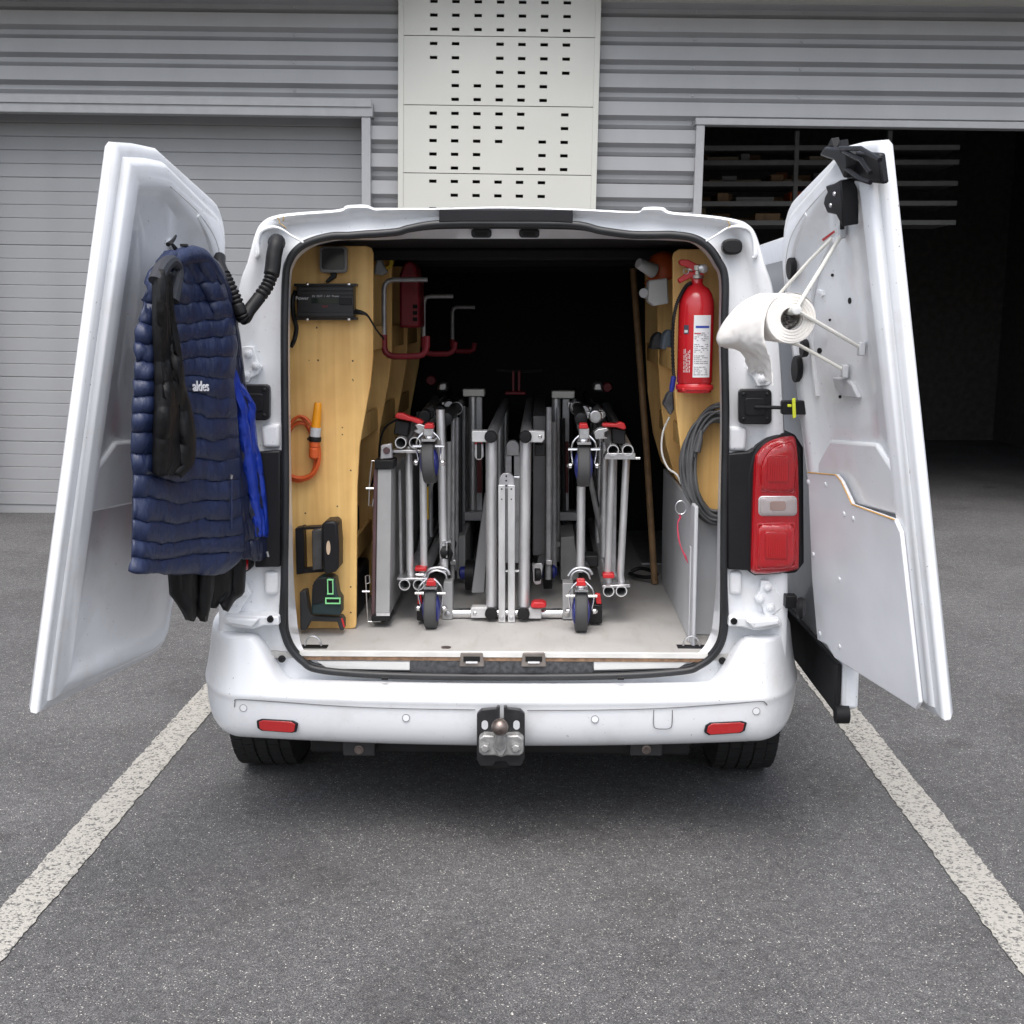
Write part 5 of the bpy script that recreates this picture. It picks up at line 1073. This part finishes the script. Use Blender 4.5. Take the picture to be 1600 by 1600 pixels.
# --- outer frames
def outer(mir):
    S = 1 if mir else -1
    def Q(xl, xr): return xr if mir else xl
    t = thing('scaffold_section', ('right hand' if mir else 'left hand') + ' stack of aluminium scaffold frames with rubber castors', 'scaffold section', P(Q(660, 930), 975, .5), 'castor scaffold frames')
    yt = 704 if mir else 692; yb = 924 if mir else 914
    for xt, xb in (((958, 951), (981, 971)) if mir else ((626, 632), (648, 654))):
        obj('top_tube', ypipe(xt, yt, .50, 2.25, .0195, .03, -.03 if not mir else .02), ALU, t); obj('bottom_tube', ypipe(xb, yb, .50, 2.25, .0195, .0), ALU, t)
        for Y in (.56, 1.35, 2.15):
            a = P(xt + (0 if mir else 10), yt + 8, .5); b = P(xb + (0 if mir else 6), yb - 8, .5); obj('post', MB().tube([(a.x, Y, a.z), (b.x, Y, b.z + .03), (b.x + .004, Y, b.z)], .0125, 14), ALU, t)
    # saddle plates
    if mir: pl = [[(944, 714), (948, 708), (993, 708), (993, 718), (944, 718)], [(941, 915), (985, 913), (985, 918), (941, 919)]]
    else: pl = [[(612, 703), (660, 703), (660, 708), (612, 708)], [(620, 903), (668, 903), (668, 907), (620, 907)]]
    for k_, p_ in enumerate(pl): obj('saddle_plate', MB().ppx(p_, .505 + .004 * k_, .58), STEEL, t, bevel=.002)
    obj('saddle_latch', MB().bpx(*((942, 897, 960, 904) if mir else (648, 887, 666, 893)), .515, .56), REDP, t, bevel=.003)
    obj('saddle_pin', MB().cyl(P(*((993, 716) if mir else (650, 898)), .52), P(*((1000, 716) if mir else (662, 898)), .52), .005), CHROME, t)
    # inner frame with castors
    xs_ = (912, 909, 909) if mir else (684, 690, 676)
    obj('post', vtube((Q(688, 908), 760 if mir else 640), (Q(694, 907), 893), .60, .0150), ALU, t)
    obj('post', vtube((Q(701, 945), 690), (Q(701, 943), 870), 1.0, .0150), ALU, t)
    obj('post', vtube((Q(713, 938), 660), (Q(713, 936), 830), 1.45, .0150), ALUD, t)
    obj('post', vtube((Q(722, 930), 650), (Q(722, 930), 800), 2.0, .0150), ALUD, t)
    obj('rail', ytube(Q(697, 908), 655, .62, 2.25, .0215, 18, 0.0, (.02 if mir else -.02)), DKT, t)
    cr_ = P(Q(697, 908), 655, .62); obj('rail_collar', MB().lathe([(.022, -.012), (.026, -.010), (.026, .010), (.022, .012)], (cr_.x, 1.15, cr_.z), (0, 1, 0), 20, caps=False), STEEL, t)
    obj('rail_cap', MB().lathe([(.0225, -.01), (.0225, .004), (.018, .007), (.004, .008)], cr_, (0, -1, 0), 18), RUBBER, t)
    obj('lower_rail', ytube(Q(692, 912), 885, .60, 2.25, .0190, 16), DKT, t)
    obj('inner_rail', ytube(Q(664, 934), 655, .95, 2.2, .016, 14, .02), DKT, t)
    obj('sleeve', ypipe(Q(668, 938), 648, .96, 1.2, .0185), ALUD, t)
    obj('guard_arch', MB().tube([P(x, y, .52) for x, y in ((Q(668, 892), 905), (Q(670, 895), 896), (Q(682, 906), 891), (Q(695, 918), 896), (Q(698, 922), 905))], .0035, 8, smooth=4).tube([P(x, y, .53) for x, y in ((Q(662, 888), 900), (Q(672, 896), 890), (Q(684, 908), 887), (Q(698, 920), 890), (Q(702, 925), 898))], .006, 8, smooth=4), STEEL, t)
    caster(t, Q(673, 908), 908, 985 if not mir else 990, .44 if not mir else .40)
    caster(t, Q(670, 912), 662, 757 if not mir else 762, .44, (.06 if not mir else 0))
    # clamp with red lever
    if mir: lev = [(940, 664), (944, 661), (962, 662), (970, 659), (976, 662), (979, 669), (975, 672), (964, 668), (942, 667)]; blk = [(956, 668), (978, 672), (976, 695), (957, 693)]; cg = [(927, 675), (935, 670), (948, 668), (952, 672), (945, 676), (945, 682), (951, 685), (930, 687)]
    else: lev = [(616, 652), (620, 645), (630, 646), (640, 651), (655, 655), (662, 660), (657, 664), (640, 658), (624, 655)]; blk = [(618, 656), (640, 660), (637, 682), (615, 678)]; cg = [(648, 664), (655, 662), (668, 666), (668, 680), (656, 679), (645, 674), (652, 671)]
    obj('clamp_lever', MB().ppx(lev, .52, .56), REDP, t, bevel=.004); obj('clamp_body', MB().ppx(blk, .54, .62), RUBBER, t, bevel=.004); obj('clamp_jaw', MB().ppx(cg, .50, .55), STEEL, t, bevel=.003)
    # far end clamps
    o = obj('far_clamp', MB().ppx([(Q(683, 925), 612), (Q(685, 928), 598), (Q(698, 940), 596), (Q(700, 944), 612)], 1.9, 2.0), STEEL, t, bevel=.01)
    obj('far_cap', MB().lathe([(.022, 0), (.024, .012), (.018, .026)], P(Q(674, 949), Q(594, 605), 1.9), (0, -1, 0), 18), DRED, t)
    obj('foot_block', MB().bpx(*((915, 945, 941, 974) if mir else (651, 945, 668, 970)), .50, .62), RUBBER, t, bevel=.004)
    obj('foot_lever', MB().ppx([(Q(654, 930), 928), (Q(658, 938), 928), (Q(659, 940), 944), (Q(652, 932), 944)], .50, .52), REDP, t, bevel=.002)
    if not mir:
        obj('yellow_strip', MB().bpx(664, 762, 669, 812, .75, .78), mat('strip_yellow', (.65, .40, .01), .5), t)
        obj('flat_post', MB().bpx(622, 735, 629, 905, .60, .64), ALUD, t, bevel=.002)
        w_ = obj('guide_wheel', MB().lathe([(.020, -.014), (.027, -.010), (.027, .010), (.020, .014)], P(695, 862, .60), (1, 0, 0), 18), RUBBER, t); obj('wheel_fork', MB().bpx(688, 845, 705, 848, .58, .64).bpx(688, 848, 691, 872, .58, .60).bpx(697, 848, 699, 872, .575, .60), CHROME, t)
    else:
        obj('dark_joint', MB().bpx(906, 868, 935, 886, .62, .70), RUBBER, t, bevel=.005)
        obj('far_post', MB().bpx(957, 718, 962, 900, .72, .76), ALUD, t, bevel=.002)
outer(False); outer(True)
def extras(t, side):
    random.seed(31 + side)
    for k in range(7):
        px = (708 + k * 5.5) if side < 0 else (858 + k * 7); Y = .85 + .2 * k; top_ = 640 + random.uniform(-6, 22); bot_ = 905 - 14 * k
        obj('thin_post', MB().tube([P(px, top_, Y), P(px + random.uniform(-2, 2), bot_, Y)], random.choice((.008, .011, .013)), 10), random.choice((ALUD, DKT, ALUD)), t)
        if k % 2 == 0: obj('post_clip', MB().bpx(px - 5, bot_ - 30, px + 5, bot_ - 22, Y - .02, Y + .02), STEEL, t, bevel=.003)
    for k in range(4):
        Y = .8 + .35 * k; a = P(690 if side < 0 else 905, 660 + 3 * k, Y); b = P(652 if side < 0 else 948, 880 - 25 * k, Y + .3)
        obj('brace', MB().tube([a, b], .010, 10), DKT if k % 2 else ALUD, t)
    for k in range(3):
        a = P((664, 688, 702)[k] if side < 0 else (930, 912, 898)[k], 650 - 8 * k, .75 + .35 * k)
        obj('coupler', MB().lathe([(.020, -.03), (.024, -.026), (.024, .026), (.020, .03)], a, (0, 1, 0), 14).box(a.x - .03, a.x + .03, a.y - .012, a.y + .012, a.z - .008, a.z + .016), random.choice((STEEL, RUBBER)), t, bevel=.002)
extras([o for o in bpy.data.objects if o.get('label', '').startswith('left hand stack')][0], -1)
extras([o for o in bpy.data.objects if o.get('label', '').startswith('right hand stack')][0], 1)
# --- platform deck on edge
t = thing('scaffold_platform', 'scaffold deck platform standing on edge beside the plywood panel', 'platform', P(596, 970, .46))
obj('side_beam', MB().ppx([(590, 733), (611.5, 733), (609, 962), (586.5, 962)], .46, 2.1), mat('beam_grey', (0.40, .40, .40), .5, .35, var=.08), t, bevel=.003)
obj('deck_board', MB().ppx([(584, 732), (589.5, 732), (586, 962), (580, 962)], .465, 2.08), PURPLE, t, bevel=.002)
obj('end_cap', MB().bpx(585, 719, 615, 733, .45, .55), RUBBER, t, bevel=.003); obj('end_cap', MB().bpx(580, 962, 610, 971, .45, .55), RUBBER, t, bevel=.003)
obj('pad', MB().bpx(588, 958.5, 609, 962.5, .447, .455), ALU, t)
obj('wire_hook', MB().tube([P(x, y, .455) for x, y in ((598, 720), (581, 720), (578, 745), (577, 762), (576, 790), (582, 791), (583, 780))], .0022, 6), STEEL, t)
obj('wire_hook', MB().tube([P(x, y, .455) for x, y in ((595, 971), (575, 971), (573, 945), (572, 920), (571, 900), (577, 899), (578, 910), (573, 912))], .0022, 6), STEEL, t)
obj('hook_pin', MB().cyl(P(572, 763, .455), P(584, 763, .455), .0042, 8), CHROME, t)
obj('hook_pin', MB().cyl(P(566, 924, .455), P(578, 924, .455), .0042, 8), CHROME, t)
obj('corner_plate', MB().ppx([(595, 696), (611, 693), (613, 716), (594, 718)], .47, .50), ALUD, t, bevel=.003)
obj('corner_stud', MB().lathe([(.012, 0), (.010, .006)], P(604, 704, .47), (0, -1, 0), 16), PURPLE, t)
# --- frames at the far end
for k, (c0, c1, y0, y1, pA, pB, lb_) in enumerate(((723, 757, 608, 619.5, 739, 749, 'far dim frame with pale cap bar left of the middle frame'), (862, 898, 611, 622.5, 869, 884, 'far dim frame with pale cap bar right of the middle frame'))):
    t = thing('scaffold_section', lb_, 'scaffold section', (P((c0 + c1) / 2, 800, 1.5).x, 1.5, FLZ + .02), 'far scaffold frames')
    obj('cap_bar', MB().bpx(c0, y0, c1, y1, 1.45, 1.52), mat('cap_pale', (.62, .62, .58), .4, .2), t, bevel=.003)
    obj('post', MB().tube([P(pA, y1, 1.49), P(pA, 800, 1.49)], .0185, 14), ALU, t); obj('post', MB().bpx(pB - 5, y1, pB + 5, 800, 1.48, 1.51), ALUD, t, bevel=.003)
    obj('foot_bar', MB().bpx(c0 + 2, 800, c1 + 6, 814, 1.42, 1.5), ALUD, t, bevel=.003)
    obj('red_strip', MB().bpx(pB - 4, 690, pB + 4, 770, 1.46, 1.475), mat('deep_red2', (.12, .006, .01), .5), t)
    x0_ = P(c0, 800, 1.5).x; obj('leg', MB().tube([(x0_ + .03, 1.5, P(700, 812, 1.46).z), (x0_ + .03, 1.55, FLZ)], .012, 10), DKT, t)
t = thing('pipe_clamp', 'dark red clamp head on the far end of the middle frame', 'clamp', P(805, 618, 1.9))
obj('base', MB().bpx(789, 612, 821, 617, 1.85, 1.95), DRED, t, bevel=.004); obj('stem', MB().bpx(800, 580, 804, 612, 1.88, 1.92).bpx(809, 580, 813, 612, 1.88, 1.92), DRED, t, bevel=.002); obj('bar', MB().tube([P(776, 578, 1.95), P(795, 580, 1.95), P(825, 580, 1.95), P(848, 579, 1.95)], .006, 8), DKT, t)
# --- upright boards and blue castors farther in
for k, (poly, Y, lb_) in enumerate((([(714, 838), (727, 836), (727, 905), (714, 905)], 1.15, 'small grey upright board behind the left castor frame'), ([(876, 840), (898, 838), (904, 858), (904, 906), (876, 906)], 1.15, 'grey upright board behind the right castor frame'))):
    o = tag(obj('toe_board', MB().ppx(poly, Y, Y + .5), mat('board_grey', (.36, .36, .355), .6, var=.1), bevel=.002), lb_, 'board', 'toe boards on the floor')
for k, (px, py, lb_) in enumerate(((736, 895, 'blue castor lying behind the left end plate'), (858, 893, 'blue castor lying right of the middle frame'))):
    t = thing('loose_castor', lb_, 'castor', P(px, 915, .95), 'loose blue castors')
    c = P(px, py, .95)
    obj('hub', MB().lathe([(.012, -.045), (.024, -.04), (.026, -.01), (.026, .02), (.012, .03)], c, (1, 0, 0), 18), BLUEP, t); obj('tyre', MB().lathe([(.04, -.018), (.058, -.016), (.058, .016), (.04, .018)], c + Vector((-.005, .01, -.01)), (1, 0, 0), 24), RUBBER, t)
tag(obj('dark_blanket', MB().grid(lambda u, v: Vector((-.42 + .85 * u, 2.2 - .25 * math.sin(v * 1.5) + .03 * fbm(u * 9, v * 4), FLZ + .03 + .22 * (1 - v) + .05 * fbm(u * 6, v * 5 + 3) + .05)), 40, 14), DARK, solid=.02), 'dark folded blanket at the far end of the load floor', 'blanket')

# ================================================================== JACKETS ON THE LEFT DOOR
def ycloth(px): return -.05 + (px - 375) * (.50 / 160)
def lerp(tab, y):
    if y <= tab[0][0]: return tab[0][1]
    for (a, va), (b, vb) in zip(tab, tab[1:]):
        if y <= b: return va + (vb - va) * (y - a) / (b - a)
    return tab[-1][1]
OUT = (Vector((.35, -.93, 0))).normalized()
def cloth(name, tabL, tabR, y0, y1, seams, amp, m, parent, dY=0.0, nu=60, nv=150, edge=.04, folds=None, hemw=0):
    def f(u, v):
        y = y0 + (y1 - y0) * v; xl, xr = lerp(tabL, y), lerp(tabR, y); px = xl + (xr - xl) * u
        w_ = hemw * math.sin(u * 9) * v ** 6
        p = P(px, y + w_, ycloth(px) + dY); d = 0.0
        if seams:
            yy = y + 5 * math.sin(u * 4 + y * .02) + 6 * fbm(u * 3, y * .01, 3)
            k = 0
            while k < len(seams) and seams[k] < yy: k += 1
            s0 = seams[k - 1] if k > 0 else y0 - 10; s1 = seams[k] if k < len(seams) else y1 + 6
            tt = min(1, max(0, (yy - s0) / max(1, s1 - s0))); d += amp * (math.sin(math.pi * tt) ** .55)
            d += .006 * fbm(u * 9, y * .03, 1.7) * math.sin(math.pi * tt) + .0035 * fbm(u * 34 + tt * 1.5, y * .02, 7) * (1.2 - math.sin(math.pi * tt))
        d += .022 * fbm(u * 2.5, y * .006, 5)
        if folds: d += folds(u, v, px, y)
        e = min(u, 1 - u); d -= edge * (1 - min(1, e / .16)) ** 2
        return p + OUT * d
    return obj(name, MB().grid(f, nu, nv), m, parent, solid=.012, smooth=80, recalc=False)
vest = thing('puffer_vest', 'navy quilted vest with bright blue lining hanging on the left door', 'vest', P(340, 893, -.1))
SE = [440, 470, 502, 530, 561, 592, 620, 650, 682, 714, 747, 780, 812, 842, 868]
def vf(u, v, px, y):
    k = max(0, 1 - (y - 400) / 190); return k * (.013 * math.sin((px - (y - 400) * .42) * .15 + 1.5 * fbm(px * .02, y * .01)) + .006 * math.sin((px - (y - 400) * .55) * .33 + 2 * fbm(px * .03, y * .02)))
cloth('front_panel', [(398, 262), (430, 235), (520, 214), (893, 205)], [(398, 316), (412, 330), (430, 341), (480, 357), (540, 366), (600, 360), (650, 366), (700, 370), (760, 371), (820, 375), (858, 379), (874, 372), (893, 350)], 397, 893, SE, .020, NAVY, vest, folds=vf)
cloth('back_panel', [(400, 290), (560, 330), (870, 350)], [(400, 318), (412, 336), (430, 347), (480, 363), (540, 371), (600, 378), (650, 388), (700, 397), (760, 405), (820, 412), (871, 415)], 402, 872, [440, 480, 520, 560, 600, 640, 690, 730, 770, 812, 845], .012, NAVY2, vest, dY=.07, edge=.02, nu=44)
cloth('lining', [(550, 345), (640, 372), (700, 378), (820, 396)], [(550, 350), (600, 372), (636, 395), (650, 393), (700, 399), (715, 404), (760, 409), (800, 413), (838, 415)], 550, 838, None, 0, BLUEL, vest, dY=.055, edge=.012, nu=16, nv=60, folds=lambda u, v, px, y: .006 * fbm(u * 6, y * .05))
obj('collar', MB().tube([P(x, y, ycloth(x) - .03) for x, y in ((268, 412), (285, 401), (304, 398), (318, 402), (332, 418), (346, 440))], [.020, .024, .024, .020, .016, .012], 12, smooth=5), NAVY, vest, smooth=80)
zp = [(361 + .0 * k, 745 + k * 9) for k in range(10)]
obj('zip', MB().tube([P(x + 1, y, ycloth(x) - .035) for x, y in zp], .0022, 6), mat('zip_navy', (.03, .04, .10), .3), vest)
obj('zip_pull', MB().tube([P(362, 742, -.15), P(361, 748, -.15)], .004, 8).tube([P(417, 862, .03), P(419, 870, .03)], .004, 8), STEEL, vest)
for q in ((322, 604),):
    yC = ycloth(314) - .055; c = P(314, 604, yC); ux = (P(330, 604, ycloth(330)) - P(298, 604, ycloth(298))).normalized()
    obj('lettering', text_mesh('aldes', .040, facing(c, ux, (0, 0, 1)), .0015), mat('thread_white', (.78, .78, .80), .7), vest, smooth=0)
bj = thing('black_jacket', 'black jacket hanging in front of the navy vest, mostly at the edge', 'jacket', P(270, 740, -.4))
cloth('sleeve', [(480, 246), (740, 246)], [(430, 262), (480, 266), (540, 276), (600, 284), (640, 294), (690, 303), (725, 300), (742, 280)], 425, 742, [560, 600, 640, 690], .010, BLACKC, bj, dY=-.09, nu=30, nv=80, edge=.05, folds=lambda u, v, px, y: .015 * math.sin(px * .15 + y * .03))
obj('collar_part', MB().tube([P(x, y, ycloth(x) - .10) for x, y in ((244, 440), (254, 418), (268, 408), (279, 420), (276, 440), (268, 470))], [.02, .02, .016, .012, .016, .02], 10, smooth=4), mat('grey_cloth', (.02, .022, .03), .7), bj)
trs = thing('black_trousers', 'black garment hems hanging out below the navy vest', 'trousers', P(330, 955, -.15))
cloth('hem', [(870, 266), (930, 272), (960, 295)], [(870, 335), (900, 332), (925, 330), (962, 318)], 868, 958, None, 0, BLACKC, trs, dY=.05, nu=24, nv=36, edge=.04, hemw=10, folds=lambda u, v, px, y: .012 * math.sin(px * .22))
cloth('hem', [(860, 320), (950, 328)], [(860, 380), (900, 379), (925, 377), (946, 352)], 860, 946, None, 0, BLACKC, trs, dY=.09, nu=24, nv=36, edge=.03, hemw=5, folds=lambda u, v, px, y: .012 * math.sin(px * .2 + 1))
t = thing('coat_hook', 'black coat hook with hanging loops on the left door', 'hook', DL.hit(272, 390, .0))
obj('prong', MB().tube([P(x, y, ycloth(x) + .02) for x, y in ((262, 382), (270, 376), (275, 368))], [.006, .005, .003], 8, smooth=3).tube([P(x, y, ycloth(x) + .0) for x, y in ((266, 378), (275, 388), (281, 398))], .004, 8), RUBBER, t)
obj('hanger_loop', MB().tube([P(x, y, ycloth(x) - .01) for x, y in ((268, 380), (274, 392), (280, 398))], .003, 8).bpx(281, 381, 291, 385, -.36, -.34), RUBBER, t)
obj('hanger_clip', MB().tube([P(286, 385, -.34), P(288, 394, -.34)], .007, 8), CHROME, t)

# ================================================================== PAPER ROLL ON THE RIGHT DOOR
hold = thing('roll_holder', 'white wire holder fixed to the right door carrying the paper roll', 'holder', DR.hit(1325, 470, 0))
YA, YB = -.40, -.10
cA = P(1237, 498, YA); cB = Vector((cA.x - .02, YB, cA.z + .005))
WIRE = mat('wire_white', (.68, .67, .62), .4, var=.1)
q0, q1, q2, q3 = DR.hit(1318, 362, -.005), DR.hit(1300, 372, -.005), DR.hit(1348, 545, -.005), DR.hit(1322, 580, -.005)
eA = P(1243, 484, YA - .02); eB = cB + Vector((0, .015, .01))
obj('wire_arm', MB().tube([q0, eA], .0055, 8), WIRE, hold); obj('wire_arm', MB().tube([eA, q2], .0055, 8), WIRE, hold)
obj('wire_arm', MB().tube([q1, P(1268, 404, -.2), eB], .005, 8), WIRE, hold); obj('wire_arm', MB().tube([eB + Vector((0.01, 0, -.06)), P(1250, 540, -.2), q3], .005, 8), WIRE, hold)
obj('axle', MB().tube([eA + Vector((0, -.012, 0)), eA + Vector((-.004, .012, -.003)), eB], [.012, .010, .008], 12), WIRE, hold)
obj('end_knob', MB().lathe([(.012, -.006), (.0135, 0), (.012, .007), (.004, .009)], eA + Vector((0, -.006, 0)), (.2, -1, .1), 16), WHITEP, hold)
for q in (q0, q2, q3): obj('foot_bracket', MB().box(q.x - .012, q.x + .004, q.y - .014, q.y + .014, q.z - .018, q.z + .018), GREYP, hold, bevel=.003)
roll = thing('paper_roll', 'white paper towel roll with loose sheet hanging down by the right door', 'paper roll', cA)
RR = .064; axr = (cB - cA).normalized()
Lr = (cB - cA).length
obj('roll_core', MB().lathe([(RR * .45, .0), (RR * .97, 0), (RR, .003), (RR, Lr - .003), (RR * .97, Lr), (RR * .45, Lr), (RR * .43, Lr), (RR * .43, 0)], cA, axr, 40, caps=False), PAPER, roll, smooth=50)
for k in range(4): obj('paper_edge', MB().tube([cA + axr * -.0008 + Vector((math.cos(a), 0, math.sin(a))) * RR * (.52 + .12 * k) for a in [2 * math.pi * i / 36 for i in range(36)]], .0007, 5, closed=True), mat('paper_shade', (.66, .63, .58), .9), roll)
obj('crumpled_core', MB().grid(lambda u, v: cA + axr * (.03 + .02 * fbm(u * 5, v * 5)) + Vector((math.cos(u * 6.283), 0, math.sin(u * 6.283))) * RR * .44 * v * (1 + .1 * fbm(u * 8, v * 3, 2)) + Vector((0, .02 * fbm(u * 9, v * 7, 9), 0)), 40, 10), mat('core_grey', (.30, .28, .27), .8, var=.3, scale=60), roll, recalc=False, smooth=80)
# loose sheet: hugs the roll at the near end, bellies out to the left at the far end
wrp = [(math.cos(R(40 + k * 10)) * (RR + .001), math.sin(R(40 + k * 10)) * (RR + .001)) for k in range(8)]
near = wrp + [(-.045, .049), (-.060, .030), (-.068, .005), (-.070, -.020), (-.068, -.042), (-.064, -.062), (-.058, -.080), (-.052, -.098), (-.046, -.118), (-.042, -.140), (-.040, -.160), (-.040, -.172)]
far = wrp + [(-.050, .047), (-.080, .024), (-.104, -.006), (-.122, -.036), (-.130, -.060), (-.124, -.076), (-.102, -.082), (-.076, -.086), (-.054, -.098), (-.042, -.118), (-.036, -.134), (-.034, -.142)]
nc = catmull([(x, z, 0) for x, z in near], 4, closed=False); fc = catmull([(x, z, 0) for x, z in far], 4, closed=False)
def sheet(u, v):
    i = min(int(round(u * (len(nc) - 1))), len(nc) - 1); t_ = i / (len(nc) - 1); p = nc[i].lerp(fc[i], v ** .8)
    wob = (.011 * fbm(t_ * 7, v * 5) + .005 * fbm(t_ * 22, v * 16, 4) + .004 * math.sin(v * 7 + t_ * 5)) * max(0, t_ - .3)
    return cA + axr * (Lr * v) + Vector((p.x + wob, 0, p.y + wob))
obj('loose_sheet', MB().grid(sheet, len(nc), 26), PAPER, roll, recalc=False, smooth=80, solid=.0005)
